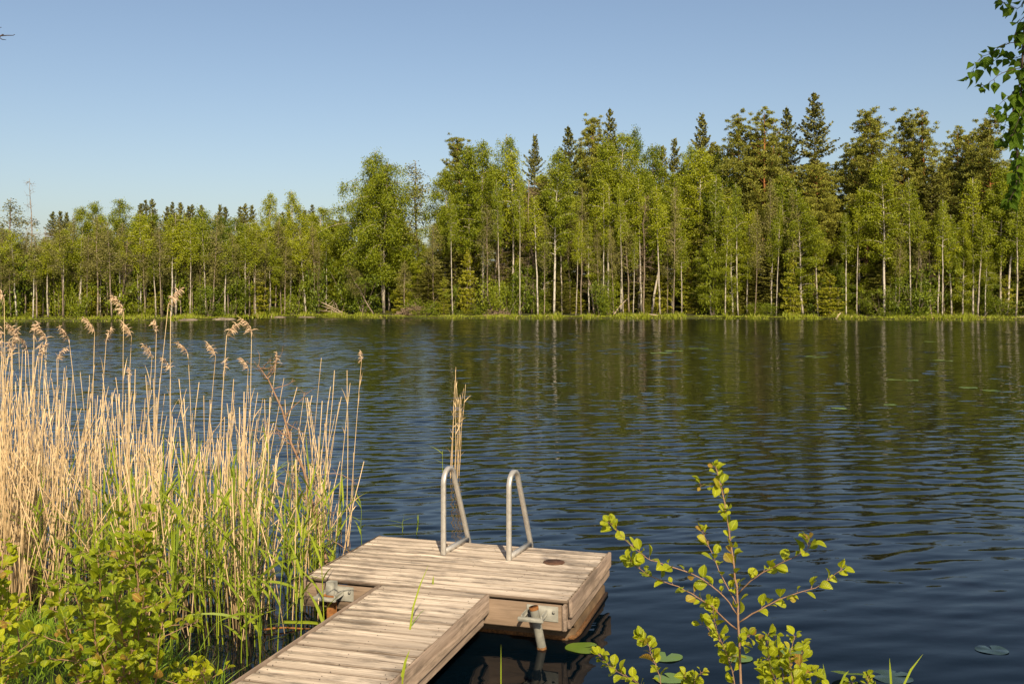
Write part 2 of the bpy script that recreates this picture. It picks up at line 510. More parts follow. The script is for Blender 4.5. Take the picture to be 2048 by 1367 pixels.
gust = 1.0 + 0.28 * np.sin(X * 0.11 + 1.5 * np.sin(Y * 0.045)) * np.sin(Y * 0.13 + X * .05 + 1) + 0.3 * np.clip(-X / 25, -0.6, 1)
Z *= gust * np.interp(Y, [4.5, 7, 11, 18], [.16, .30, .62, 1.0]) * np.clip((1 - np.abs(U)) * 25, 0, 1) * np.interp(Y, [118, 126], [1, 0])
X = np.concatenate([np.full((len(ys), 1), -1490.0), X, np.full((len(ys), 1), 1490.0)], 1)
Y = np.concatenate([Y[:, :1], Y, Y[:, :1]], 1)
Z = np.concatenate([Z[:, :1] * 0, Z, Z[:, :1] * 0], 1)
nx, ny = X.shape
i, j = np.meshgrid(np.arange(nx - 1), np.arange(ny - 1), indexing='ij')
a = i * ny + j
mb = MB()
mb.add(np.stack([X, Y, Z], -1).reshape(-1, 3), np.stack([a, a + 1, a + ny + 1, a + ny], -1).reshape(-1, 4))
tag(link('water', mb.mesh('water', M['water'], True)), kind='structure')

# ------------------------------------------------------------------ tree builders: each returns (trunk mesh, crown mesh, height)


def curve_pts(p0, d0, L, k, bend, wob=0.03):
    """a limb: starts along d0, its direction drifts by bend over its length"""
    pts, p, d = [np.array(p0, float)], np.array(p0, float), norm(np.array(d0, float))
    for _ in range(k):
        d = norm(d + np.asarray(bend) / k + rng.normal(0, wob, 3))
        p = p + d * L / k
        pts.append(p)
    return np.array(pts)


def trunk_line(h, wob, k=10, lean=(0, 0)):
    zs = np.linspace(0, h, k + 1)
    w = np.cumsum(rng.normal(0, wob, (k + 1, 2)), 0)
    w -= w[0]
    tt = zs / h
    return np.stack([w[:, 0] + lean[0] * tt ** 1.5, w[:, 1] + lean[1] * tt ** 1.5, zs], -1)


def on(line, t):
    k = len(line) - 1
    f = min(max(t, 0), 0.9999) * k
    i = int(f)
    return line[i] + (line[i + 1] - line[i]) * (f - i)


def birch(h=18.0, cb=0.36, w=2.75, n=42, per=78, r0=0.125, stems=1, leaf=0.155, mat='birch_leaf', bk='bark_birch', hang=0.5, gap=0.0):
    T, C = MB(), MB()
    for s in range(stems):
        lean = (0, 0) if stems == 1 else (rng.uniform(-1, 1) * w * 0.55, rng.uniform(-1, 1) * w * 0.3)
        hh = h * (1 if s == 0 else rng.uniform(0.8, 0.96))
        ln = trunk_line(hh, h * 0.0032, 12, lean)
        T.tube(ln, r0 * (1 if s == 0 else 0.8) * (1 - np.linspace(0, 1, 13)) ** 0.8 + 0.018, 6)
        lob = rng.uniform(0.6, 1.3, 8)
        pw = rng.uniform(1.05, 2.0) if stems == 1 else 2.4
        for i in range(n):
            t = cb + (0.98 - cb) * ((i + rng.random()) / n) ** 0.9
            if rng.random() < gap: continue
            az = i * 2.4 + rng.normal(0, 0.5)
            u = (t - cb) / (1 - cb)
            prof = (0.55 + 1.6 * u if u < 0.28 else 1.0 - 0.90 * ((u - 0.28) / 0.72) ** pw)
            L = w * prof * rng.uniform(0.65, 1.15) * lob[int(az / 6.283 * 8) % 8]
            up = rng.uniform(0.5, 1.1)
            b = curve_pts(on(ln, t), (math.cos(az), math.sin(az), up), L * 1.25, 6, (0, 0, -1.2 * hang - 0.3))
            T.tube(b, np.linspace(0.045 * (1.1 - t) + 0.022, 0.010, 7), 3, cap=False)
            m = max(3, int(2.6 * L + 2))
            for q in range(m):
                c = on(b, 0.25 + 0.75 * (q + rng.random()) / m) + rng.normal(0, 0.16, 3)
                k = int(per * rng.uniform(0.5, 1.4))
                pts = c + rng.normal(0, 1, (k, 3)) * np.array([0.23, 0.23, 0.20])
                pts[:, 2] -= np.abs(rng.normal(0, hang, k)) * 0.8
                C.leaves(pts, leaf, 0.62)
    return T.mesh('birch_trunk', M[bk], True), C.mesh('birch_crown', M[mat]), h


def pine(h=22.0, cb=0.38, w=3.4, n=60, per=62, r0=0.2):
    T, C = MB(), MB()
    ln = trunk_line(h, h * 0.004, 12)
    T.tube(ln, r0 * (1 - np.linspace(0, 1, 13)) ** 0.7 + 0.02, 8)
    for i in range(9):                       # dead limbs below the crown
        t = rng.uniform(0.2, cb)
        az = rng.uniform(0, 6.28)
        T.tube(curve_pts(on(ln, t), (math.cos(az), math.sin(az), 0.1), rng.uniform(0.6, 1.8), 5, (0, 0, -0.9), 0.12), np.linspace(0.03, 0.008, 6), 3, cap=False)
    for i in range(n):
        t = cb + (0.985 - cb) * ((i + rng.random()) / n)
        az = i * 2.4 + rng.normal(0, 0.6)
        u = (t - cb) / (1 - cb)
        prof = (0.75 + 0.7 * u if u < 0.35 else 1 - 0.82 * ((u - 0.35) / 0.65) ** 1.25)
        L = w * prof * rng.uniform(0.55, 1.2)
        b = curve_pts(on(ln, t), (math.cos(az), math.sin(az), 0.15 + 0.5 * u), L, 6, (0, 0, 0.35), 0.1)
        T.tube(b, np.linspace(0.05 * (1.15 - u) + 0.015, 0.012, 7), 4, cap=False)
        m = max(4, int(4.2 * L + 2))
        for q in range(m):
            f = 0.34 + 0.66 * (q + rng.random()) / m
            c = on(b, f) + rng.normal(0, 1, 3) * np.array([0.42, 0.42, 0.26]) * (0.4 + f)
            k = int(per * rng.uniform(0.6, 1.3))
            d = norm(rng.normal(size=(k, 3)))
            pts = c + d * rng.uniform(0.1, 1, (k, 1)) * np.array([0.58, 0.58, 0.36]) * (1.1 - 0.5 * u) + np.array([0, 0, 0.05])
            C.leaves(pts, 0.23, 0.34, 0.0, d * 0.8 + np.array([0, 0, 0.5]))
    return T.mesh('pine_trunk', M['bark_pine'], True), C.mesh('pine_crown', M['pine_needle']), h


def spruce(h=23.0, cb=0.06, w=5.8, whorls=46, mat='spruce_needle', r0=0.17, dens=1.5, leaf=0.30):
    T, C = MB(), MB()
    ln = trunk_line(h, h * 0.002, 10)
    T.tube(ln, r0 * (1 - np.linspace(0, 1, 11)) + 0.012, 6)
    for i in range(whorls):
        t0 = cb + (0.995 - cb) * (i + 0.5 * rng.random()) / whorls
        t = t0
        L0 = w * min((1 - t) ** 0.75, 0.52) * (1.0 if t > 0.25 else 0.75 + t) + 0.10
        nb = 7 if t < 0.85 else 5
        a0 = rng.uniform(0, 6.28)
        for k in range(nb):
            az = a0 + k * 6.283 / nb + rng.normal(0, 0.2)
            t = min(0.995, t0 + rng.normal(0, 0.008))
            L = L0 * rng.uniform(0.45, 1.2)
            dz = -0.35 if t < 0.7 else 0.1 + (t - 0.7) * 2.2
            b = curve_pts(on(ln, t), (math.cos(az), math.sin(az), dz), L, 5, (0, 0, 0.55), 0.05)
            if i % 2 == 0: T.tube(b, np.linspace(0.022, 0.006, 6), 3, cap=False)
            m = int((10 + 11 * L) * dens) if h > 10 else int((10 + 26 * L / w * 1.6) * dens)
            f = rng.uniform(0.12, 1.02, m)
            pts = np.array([on(b, q) for q in f])
            side = rng.normal(0, 0.15, (m, 1)) * (1.15 - f[:, None]) * min(1.0, L)
            pts += side * np.array([-math.sin(az), math.cos(az), 0]) * 2.0
            pts[:, 2] -= np.abs(rng.normal(0, 0.10, m))
            C.leaves(pts, leaf, 0.42, 0.8, np.array([math.cos(az), math.sin(az), -0.35]) * 0.9)
    k = 16
    pts = np.stack([rng.normal(0, 0.02, k), rng.normal(0, 0.02, k), h - rng.uniform(0, 0.7, k)], -1)
    C.leaves(pts, 0.22, 0.3, 0, np.array([0, 0, 1.5]))
    return T.mesh('spruce_trunk', M['bark_grey'], True), C.mesh('spruce_crown', M[mat]), h


def bare(h=13.0, n=46, cb=0.25, w=1.6, sub=7, some=0):
    T, C = MB(), MB()
    ln = trunk_line(h, h * 0.008, 12)
    T.tube(ln, 0.11 * (1 - np.linspace(0, 1, 13)) ** 0.8 + 0.016, 6)
    for i in range(n):
        t = cb + (0.98 - cb) * rng.random()
        az = rng.uniform(0, 6.28)
        L = w * (1.15 - t) * rng.uniform(0.5, 1.3) + 0.3
        b = curve_pts(on(ln, t), (math.cos(az), math.sin(az), rng.uniform(-0.1, 0.7)), L, 6, (0, 0, rng.uniform(-0.6, 0.5)), 0.14)
        C.tube(b, np.linspace(0.024, 0.008, 7), 3, rng.random(), False)
        for q in range(sub):
            p = on(b, rng.uniform(0.25, 1))
            C.tube(curve_pts(p, norm(rng.normal(size=3)) + np.array([math.cos(az), math.sin(az), 0.2]) * 0.7, rng.uniform(0.3, 0.9), 3, (0, 0, -0.2), 0.2), np.linspace(0.012, 0.006, 4), 3, rng.random(), False)
    return T.mesh('bare_trunk', M['bark_grey'], True), C.mesh('bare_branches', M['twig']), h


def shrub(h=3.0, w=1.4, n=30, per=75, mat='shrub_leaf', leaf=0.15):
    T, C = MB(), MB()
    for s in range(6):
        az = rng.uniform(0, 6.28)
        b = curve_pts((rng.normal(0, .1), rng.normal(0, .1), -0.1), (math.cos(az) * .5, math.sin(az) * .5, 1.0), h * rng.uniform(0.7, 1), 6, (0, 0, -0.1), 0.08)
        T.tube(b, np.linspace(0.035, 0.01, 7), 4, cap=False)
        for q in range(n // 6):
            f = rng.uniform(0.15, 1)
            c = on(b, f) + rng.normal(0, 1, 3) * np.array([w * .36, w * .36, .2])
            k = int(per * rng.uniform(0.5, 1.3))
            C.leaves(c + rng.normal(0, 1, (k, 3)) * np.array([.30, .30, .22]), leaf, 0.65)
    return T.mesh('shrub_stem', M['bark_grey']), C.mesh('shrub_foliage', M[mat]), h


KINDS = {}


def kind(key, fn, variants, **kw):
    KINDS[key] = [fn(**kw) for _ in range(variants)]


kind('birch', birch, 6)
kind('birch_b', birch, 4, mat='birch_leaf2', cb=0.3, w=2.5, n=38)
kind('birch_low', birch, 3, cb=0.14, w=2.9, n=48)
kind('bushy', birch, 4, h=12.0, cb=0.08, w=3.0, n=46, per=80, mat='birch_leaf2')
kind('birch_big', birch, 1, h=17.0, cb=0.26, w=4.2, n=48, per=80, stems=3, r0=0.17, hang=0.8)
kind('slim', birch, 5, h=13.0, cb=0.46, w=1.8, n=30, per=56, r0=0.095)
kind('pole', birch, 4, h=13.0, cb=0.58, w=1.4, n=22, per=44, r0=0.10)
kind('slim_grey', birch, 4, h=13.0, cb=0.42, w=1.5, n=26, per=30, r0=0.08, mat='thin_leaf', bk='bark_grey', gap=0.15)
kind('pine', pine, 5)
kind('pine_low', pine, 2, cb=0.28, w=3.8, n=52)
kind('spruce', spruce, 5)
kind('young', spruce, 2, h=5.0, w=2.4, whorls=15, mat='young_spruce', r0=0.05, dens=1.7, leaf=0.19, cb=0.03)
kind('bare', bare, 4)
kind('dead', bare, 2, h=14.0, n=30, cb=0.45, w=0.9, sub=3)
kind('shrub', shrub, 4)
kind('shrub_b', shrub, 3, mat='birch_leaf2', h=4.0, w=1.5, n=30)
NAMES = {'birch': 'birch_tree', 'birch_b': 'birch_tree', 'birch_low': 'birch_tree', 'birch_big': 'birch_tree', 'bushy': 'birch_tree', 'pole': 'birch_tree', 'slim': 'birch_tree', 'slim_grey': 'slender_tree',
         'pine': 'pine_tree', 'pine_low': 'pine_tree', 'spruce': 'spruce_tree', 'young': 'young_spruce', 'bare': 'bare_tree', 'dead': 'dead_tree', 'shrub': 'shrub', 'shrub_b': 'shrub'}
CATS = {'bare_tree': 'bare tree', 'dead_tree': 'dead tree', 'shrub': 'shrub'}
used = {}


def plant(key, px, top, back, label, group=None, ws=1.0, lean=0.0, var=None, rot=None):
    """a tree whose foot stands `back` metres behind the far waterline and whose top reaches row `top` of the photo"""
    D = float(far_shore((px - CX) / F * 105)) + back
    for _ in range(3):
        x = (px - CX) / F * D
        D = float(far_shore(x)) + back
    z = float(gz(x, D)) - 0.08
    H = HW + (HY - top) / F * D - z
    k = used.get(key, 0)
    used[key] = k + 1
    tr, cr, h0 = KINDS[key][(k if var is None else var) % len(KINDS[key])]
    s = H / h0
    nm = NAMES[key]
    e = empty(nm, (x, D, z), (0, math.atan2(lean / F * D, H), 0), (s ** 0.35 * ws, s ** 0.35 * ws, s))
    tag(e, label, CATS.get(nm, 'tree'), group)
    r = rng.uniform(0, 6.28) if rot is None else rot
    link('trunk' if nm != 'shrub' else 'stem', tr, e, rot=(0, 0, r))
    link('branches' if nm in ('bare_tree', 'dead_tree') else 'foliage' if nm == 'shrub' else 'crown', cr, e, rot=(0, 0, r))
    return e


# the trees one can point to, from left to right: kind, column, top row, metres behind the water, width, lean, label
TREES = [
    ('slim_grey', 4, 455, 5, 1.0, 0, 'thin grey-barked tree at the left end of the far shore'),
    ('slim_grey', 22, 397, 10, 1.5, 0, 'sparse tree with a loose tuft of leaves above the low wood, near the bare snag'),
    ('dead', 65, 357, 9, 0.8, 2, 'tall leafless grey snag rising above the low wood'),
    ('bare', 98, 455, 5, 1.0, 0, 'bare reddish-grey tree below the tall leafless snag'),
    ('birch', 165, 412, 9, 0.8, 0, 'leafy birch right of the tall leafless snag'),
    ('birch', 188, 402, 11, 0.75, 0, 'pointed birch topping the low wood, second leafy birch from the snag'),
    ('slim', 155, 470, 4, 0.8, 3, 'slim birch with the whitest trunk in the low wood'),
    ('birch_low', 238, 396, 9, 1.0, 0, 'broad round-topped birch, highest crown of the low wood left of three spruce tips'),
    ('bare', 243, 480, 4, 1.0, 0, 'grey twiggy tree with forked bare top in front of the low wood'),
    ('slim', 281, 425, 4, 0.85, -5, 'slim white birch trunk leaning left in front of the low wood'),
    ('slim', 350, 425, 4, 1.15, 0, 'tall forked birch with a pale trunk standing behind the shore rocks'),
    ('slim_grey', 383, 470, 4, 1.0, 0, 'thin straight tree behind the flat shore rocks'),
    ('slim', 405, 415, 5, 1.1, 0, 'white-stemmed birch a little right of the shore rocks'),
    ('birch_b', 440, 430, 8, 0.9, 0, 'rounded birch behind the white-stemmed one near the shore rocks'),
    ('slim', 497, 452, 4, 0.8, 2, 'slim pale birch left of the tall pair of dense birches'),
    ('birch_low', 550, 386, 8, 0.95, 0, 'left one of two tall dense birches over dark trunks'),
    ('birch_low', 588, 382, 7, 0.95, 0, 'right one of two tall dense birches over dark trunks'),
    ('slim', 545, 480, 3, 0.8, 0, 'white birch trunk beneath the two tall dense birches'),
    ('slim_grey', 566, 480, 3, 0.9, -6, 'left-leaning grey trunk beneath the two tall dense birches'),
    ('birch', 640, 412, 9, 1.0, 0, 'birch filling the dip left of the big weeping birch'),
    ('pine', 668, 440, 10, 0.9, 0, 'reddish pine half hidden left of the big weeping birch'),
    ('birch_big', 768, 296, 6, 1.0, -14, 'big weeping birch with several pale stems standing apart from the high forest'),
    ('slim_grey', 748, 520, 3, 1.0, -60, 'bare trunk leaning far left under the big weeping birch'),
    ('slim_grey', 836, 322, 9, 1.6, -3, 'see-through thin-leaved tree right of the big weeping birch'),
    ('slim_grey', 808, 520, 3, 0.8, 0, 'short paired grey stems between the weeping birch and the brushwood heap'),
    ('pine', 916, 278, 14, 0.9, 0, 'pine whose tuft rises at the left end of the high forest'),
    ('birch', 890, 335, 8, 1.0, 0, 'birch at the left edge of the high forest, below a pine tuft'),
    ('birch', 942, 285, 6, 1.0, -12, 'birch leaning left with its foot just right of the brushwood heap'),
    ('birch', 966, 279, 5, 1.0, -5, 'white birch standing behind the smaller twig heap'),
    ('bare', 990, 380, 5, 1.0, 0, 'brownish bare trunk right of the smaller twig heap'),
    ('birch_b', 1015, 268, 8, 0.9, 0, 'birch with split pointed top, first peak of the high forest'),
    ('slim', 1026, 300, 5, 1.0, 0, 'slim birch whose bare trunk shows high up, near grey twiggy trees'),
    ('bare', 1048, 440, 5, 1.3, 6, 'grey twiggy dead tree with crooked branches, left of its taller twin'),
    ('bare', 1064, 360, 5, 1.4, 4, 'tall brown twiggy tree with bare crooked branches'),
    ('spruce', 1067, 267, 16, 0.85, 0, 'narrow dark spruce tip next to the first birch peaks'),
    ('birch', 1108, 296, 2.5, 0.95, 3, 'white birch rising from the very water edge left of the middle trunks'),
    ('slim_grey', 1128, 390, 5, 1.0, -6, 'first of two grey trunks right of the water-edge birch'),
    ('slim_grey', 1141, 420, 5, 1.0, -9, 'second of two grey trunks right of the water-edge birch'),
    ('spruce', 1136, 250, 15, 1.0, 0, 'broad spruce top left of the pine with layered boughs'),
    ('pine', 1184, 236, 16, 0.9, 0, 'pine with layered boughs beside the sharp tall spruce'),
    ('bare', 1190, 480, 3, 1.2, -16, 'crooked grey alder leaning left over the shore grass'),
    ('spruce', 1220, 216, 16, 0.9, 0, 'sharp tall spruce peak in the middle of the high forest'),
    ('birch', 1217, 275, 4, 0.95, 0, 'white birch in front of the sharp tall spruce'),
    ('birch', 1241, 262, 5, 0.9, 2, 'very white birch trunk just right of the sharp tall spruce'),
    ('slim_grey', 1258, 430, 3, 1.0, -6, 'grey trunk at the water beside the very white birch'),
    ('birch_b', 1270, 253, 9, 0.85, 0, 'wispy birch top right of the sharp tall spruce'),
    ('birch', 1277, 330, 5, 0.8, 8, 'birch with a forked pale trunk before the lowest dip of the high forest'),
    ('bare', 1288, 390, 3, 0.9, 3, 'grey twiggy trunk touching the forked pale birch'),
    ('birch', 1302, 287, 8, 1.0, 0, 'rounded birch at the lowest dip of the high forest'),
    ('slim', 1304, 385, 4, 1.2, 40, 'slender white birch leaning strongly right'),
    ('spruce', 1327, 290, 14, 0.8, 0, 'small spruce tip left of the dark ragged spruce'),
    ('spruce', 1353, 275, 14, 0.85, 0, 'dark ragged spruce between two birches'),
    ('birch_b', 1378, 285, 10, 0.8, 0, 'slim birch right of the dark ragged spruce'),
    ('spruce', 1406, 224, 14, 1.0, 0, 'tall spruce above a bright birch, left of the pine pair'),
    ('birch', 1398, 292, 7, 1.0, 0, 'bright birch covering the lower half of a tall spruce'),
    ('birch_low', 1422, 470, 2.5, 0.8, -6, 'small bushy birch at the water below the tall spruce'),
    ('pine', 1478, 231, 9, 1.0, 0, 'pine with a lit orange trunk, left of a pine pair'),
    ('birch_low', 1466, 430, 3, 0.8, 0, 'low white-stemmed birch at the foot of the lit orange pine'),
    ('slim', 1494, 420, 4, 0.8, 6, 'slim birch right of the lit orange pine'),
    ('pine_low', 1522, 224, 8, 1.0, 0, 'broad pine with a red trunk next to the paired spruce peaks'),
    ('spruce', 1573, 212, 13, 1.0, 0, 'left and lower one of the paired spruce peaks'),
    ('spruce', 1629, 184, 12, 1.25, 0, 'highest spruce of the whole forest'),
    ('birch_low', 1606, 378, 2.5, 1.0, -8, 'white birch at the water in front of the highest spruce'),
    ('pine', 1629, 330, 5, 1.0, -2, 'pine with a straight orange trunk and dead curling limbs'),
    ('young', 1660, 547, 2.5, 1.15, 0, 'small yellow-green young spruce by the water below the highest spruce'),
    ('pine', 1732, 224, 6, 1.15, 0, 'thick-trunked spreading pine right of the sky gap'),
    ('birch', 1768, 322, 2.5, 1.05, 0, 'bright white double-stemmed birch in front of the spreading pine'),
    ('slim', 1779, 480, 4, 0.7, 6, 'thin sapling birch close to the double-stemmed birch'),
    ('pine', 1814, 235, 11, 0.85, 0, 'slimmer left one of the two neighbouring pine tops'),
    ('pine_low', 1845, 224, 10, 1.0, 0, 'higher right one of the two neighbouring pine tops'),
    ('slim_grey', 1838, 440, 4, 1.0, 0, 'straight grey trunk under the two neighbouring pine tops'),
    ('bare', 1862, 500, 3, 1.3, 8, 'thicket-like bare alder with crooked twigs low on the shore'),
    ('slim', 1875, 420, 3, 0.8, 0, 'slim leafy birch right of the crooked bare alder'),
    ('slim', 1903, 430, 3, 0.9, -4, 'slim birch with a kinked pale foot'),
    ('birch_low', 1925, 440, 3.5, 0.8, 0, 'low bushy birch right of the kinked pale trunk'),
    ('pine_low', 1910, 261, 11, 0.85, 0, 'narrow pine top right of the two neighbouring pine tops'),
    ('pine', 1936, 270, 12, 0.8, 0, 'smaller pine top between two narrow ones'),
    ('slim', 1970, 500, 3, 0.7, 4, 'thin white sapling left of the red pine trunk'),
    ('pine', 1986, 234, 6, 1.0, 0, 'red-trunked pine half hidden behind the hanging leaves'),
    ('pine', 1962, 260, 12, 0.8, 0, 'pine top immediately left of the hanging leaves'),
    ('birch', 1999, 330, 3, 0.9, 3, 'upright white birch beside a leaning one, near the hanging leaves'),
    ('birch', 2014, 320, 3, 0.9, 22, 'white birch leaning right near the hanging leaves'),
    ('birch_b', 2052, 300, 6, 1.1, 0, 'birch at the right end of the far shore'),
]
for k_, px, top, back, ws, ln_, lab in TREES:
    plant(k_, px, top, back, lab, None, ws, ln_)

# skyline of the forest behind: spruces, pines and birches one cannot tell apart
SKY_X = [-300, 0, 60, 130, 200, 300, 420, 540, 600, 650, 700, 800, 850, 880, 930, 1000, 1100, 1200, 1260, 1330, 1400, 1500, 1620, 1670, 1700, 1800, 1900, 2048, 2400]
SKY_Y = [440, 440, 440, 440, 415, 412, 418, 400, 400, 425, 410, 420, 440, 380, 320, 300, 290, 262, 285, 312, 270, 260, 240, 330, 270, 270, 285, 290, 290]
for px, top in [(106, 422), (118, 421), (135, 423), (280, 405), (290, 399), (303, 397), (332, 412), (346, 402), (362, 403), (378, 411), (385, 408), (403, 409), (438, 407), (453, 412), (481, 412), (492, 406), (508, 409), (575, 420), (620, 418), (632, 408)]:
    plant('spruce', px, top, rng.uniform(26, 42), 'dark spruce tip just showing behind the low birch wood', 'spruce tips behind the low birch wood', 0.75)
FILL = [(5.5, 34, 0.35, 0.8, 0), (7.5, 34, 0.10, 0.5, 1), (9, 34, 0.05, 0.4, 1), (11, 30, 0.45, 0.8, 0), (13, 34, 0.02, 0.3, 1), (16, 26, 0.35, 0.7, 0), (19, 34, 0.0, 0.2, 1), (26, 36, 0.0, 0.15, 1)]
for back, cnt, lo, hi, high in FILL:
    for q in range(cnt):
        px = -140 + 2330 * (q + rng.random()) / cnt
        sky_t = np.interp(px, SKY_X, SKY_Y)
        top = sky_t + (640 - sky_t) * rng.uniform(lo, hi) * 0.9 + 12
        left = px < 660
        if not high:
            key = rng.choice(['bushy', 'birch_low', 'spruce', 'slim'], p=[.38, .14, .43, .05])
        elif left:
            key = rng.choice(['slim', 'birch_b', 'birch', 'spruce', 'slim_grey', 'birch_low'], p=[.2, .25, .2, .15, .08, .12])
        elif px < 1400:
            key = rng.choice(['birch_b', 'birch', 'spruce', 'pine', 'birch_low'], p=[.25, .25, .25, .1, .15])
        else:
            key = rng.choice(['pine', 'spruce', 'birch_b', 'pine_low', 'birch_low'], p=[.27, .3, .13, .18, .12])
        nm = NAMES[key]
        if nm == 'birch_tree':
            lab, grp = ('leafy birch inside the low wood, one of many behind its front trunks', 'birches inside the low wood') if left else ('leafy birch inside the high forest, partly hidden by the front trees', 'birches inside the high forest')
        elif nm == 'pine_tree':
            lab, grp = 'olive-needled pine inside the high forest, partly hidden by the front trees', 'pines inside the high forest'
        elif nm == 'spruce_tree':
            lab, grp = ('dark spruce standing in the shade between the birches of the low wood', 'spruces inside the low wood') if left else ('dark spruce inside the high forest, partly hidden by the front trees', 'spruces inside the high forest')
        else:
            lab, grp = ('thin grey sparse-leaved trunk inside the low wood', 'thin grey trees of the low wood')
        plant(str(key), px, top, back + rng.uniform(-1.2, 1.2), lab, grp, rng.uniform(0.9, 1.15))

# thin trunks in front of the low wood
for q in range(58):
    px = -10 + 665 * (q + rng.random()) / 58
    plant('pole' if q % 3 == 0 else 'slim_grey', px, rng.uniform(425, 500), rng.uniform(1.6, 4.5), 'slender pale trunk among the many along the front of the low wood', 'slender trunks fronting the low wood', rng.uniform(0.6, 0.95), rng.uniform(-10, 10))
for q, px in enumerate([975, 1002, 1075, 1165, 1178, 1205, 1230, 1266, 1318, 1345, 1362, 1450, 1510, 1538, 1555, 1585, 1690, 1715, 1800, 1822, 1850, 1890, 1945, 1958, 870, 905, 1040, 1090, 1120, 1150, 1200, 1250, 1285, 1335, 1430, 1480, 1545, 1640, 1790, 1830, 1885, 2030]):
    plant('pole' if q % 3 else 'slim_grey', px + rng.uniform(-4, 4), rng.uniform(345, 480), rng.uniform(1.3, 4), 'slender trunk among the many along the front of the high forest', 'slender trunks fronting the high forest', rng.uniform(0.5, 0.85), rng.uniform(-10, 10))

# shrubs and young spruces at the foot of the forest
for q in range(130):
    px = -60 + 2180 * (q + rng.random()) / 130
    left = px < 660
    yng = rng.random() < (0.2 if left else 0.34)
    key = 'young' if yng else ('shrub' if rng.random() < 0.6 else 'shrub_b')
    back = rng.uniform(3.2, 7.5) if rng.random() < .75 else rng.uniform(1.8, 3.2)
    top = 630 - 150 * rng.random() ** 2.0 - 8
    if yng:
        lab, grp = 'young yellow-green spruce among the shrubs at the forest foot', 'young spruces at the forest foot'
    elif left:
        lab, grp = 'green shrub in the belt along the foot of the low wood', 'shrubs at the foot of the low wood'
    else:
        lab, grp = 'green shrub in the belt along the foot of the high forest', 'shrubs at the foot of the high forest'
    plant(key, px, top, back, lab, grp, rng.uniform(0.55, 1.15))

# far undergrowth between the trunks: a leafy mass nobody could count
C = MB()
n = 4600
ux = rng.uniform(-72, 72, n)
ub = 8 + rng.uniform(0, 1, n) * 20
uy = far_shore(ux) + ub
uz = gz(ux, uy) + rng.uniform(0, 1, n) ** 1.3 * (3 + 5 * rng.random(n))
for k in range(0, n, 1):
    m = 9
    C.leaves(np.array([ux[k], uy[k], uz[k]]) + rng.normal(0, .35, (m, 3)), 0.24, 0.6)
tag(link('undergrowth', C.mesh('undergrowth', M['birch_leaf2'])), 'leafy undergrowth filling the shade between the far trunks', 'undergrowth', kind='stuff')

# ------------------------------------------------------------------ far waterline: grass, rocks, brushwood, driftwood
G = MB()
n = 22000
gx_ = rng.uniform(-75, 75, n)
gd = rng.uniform(0, 1, n) ** 1.3
wid = np.interp(gx_, [onz(p, 640)[0] for p in (0, 300, 420, 600, 900, 1100, 2048)], [4.6, 4.2, 2.4, 1.8, 1.3, 1.5, 1.9])
gy_ = far_shore(gx_) - 0.3 + gd * wid
tuft = 0.55 + 0.45 * np.sin(gx_ * 1.9 + 2 * np.sin(gx_ * 0.37)) * np.sin(gx_ * 0.71 + 1)
hh = rng.uniform(0.16, 0.62, n) * (0.25 + 0.95 * tuft ** 1.3)
hh *= np.where(np.sin(gx_ * .83 + 3 * np.sin(gx_ * .21)) > .55, .35, 1)
hh *= np.where(np.abs(gx_ - onz(842, 637)[0]) < 1.8, .4, 1)
base = np.stack([gx_, gy_, np.maximum(gz(gx_, gy_), -0.05)], -1)
ang = rng.uniform(0, 3.14, n)
sd = np.stack([np.cos(ang), np.sin(ang), np.zeros(n)], -1) * 0.045
tip = base + np.stack([rng.normal(0, .16, n), rng.normal(0, .16, n), hh], -1)
V = np.stack([base - sd, base + sd, tip], 1).reshape(-1, 3)
G.add(V, np.arange(3 * n).reshape(n, 3), np.repeat(rng.random(n), 3))
tag(link('shore_grass', G.mesh('shore_grass', M['shore_grass'])), 'strip of bright grass along the far waterline', 'grass', kind='stuff')


def rock(px, py, w, h, label):
    p = onz(px, py)
    k, s = 10, 14
    T = MB()
    th = np.linspace(0, math.pi, k)
    ph = np.arange(s) / s * 6.283
    P = np.stack([np.outer(np.sin(th), np.cos(ph)), np.outer(np.sin(th), np.sin(ph)), np.outer(np.cos(th), np.ones(s))], -1)
    f = 1 + 0.22 * np.sin(3.1 * P[..., 0] + px) * np.cos(2.7 * P[..., 1]) + 0.14 * np.sin(7 * P[..., 0] + 5 * P[..., 2]) + rng.normal(0, .03, (k, s))
    P = P * f[..., None] * np.array([w, w * 0.6, h])
    i, j = np.meshgrid(np.arange(k - 1), np.arange(s), indexing='ij')
    a_ = i * s + j
    b_ = i * s + (j + 1) % s
    T.add(P.reshape(-1, 3), np.stack([a_, a_ + s, b_ + s, b_], -1).reshape(-1, 4))
    tag(link('rock', T.mesh('rock', M['rock'], True), None, (p[0], p[1] + w * .5, 0.0)), label, 'rock')


for r_ in [(372, 641, 1.1, 0.16, 'long flat grey rock at the far waterline, leftmost of the rocks'), (450, 640, 0.8, 0.24, 'rounded pale rock at the far waterline'),
           (432, 640, 0.4, 0.2, 'small rock touching the rounded pale rock'), (548, 635.5, 1.3, 0.15, 'low brown rock at the waterline below two dense birches'),
           (612, 635, 1.0, 0.12, 'thin flat rock near the fallen pale branches'), (1598, 622, 0.8, 0.9, 'grey boulder on the slope behind a white birch')]:
    rock(*r_)
bpy.data.objects['rock.005'].location = Vector(at(1596, 588, 112))


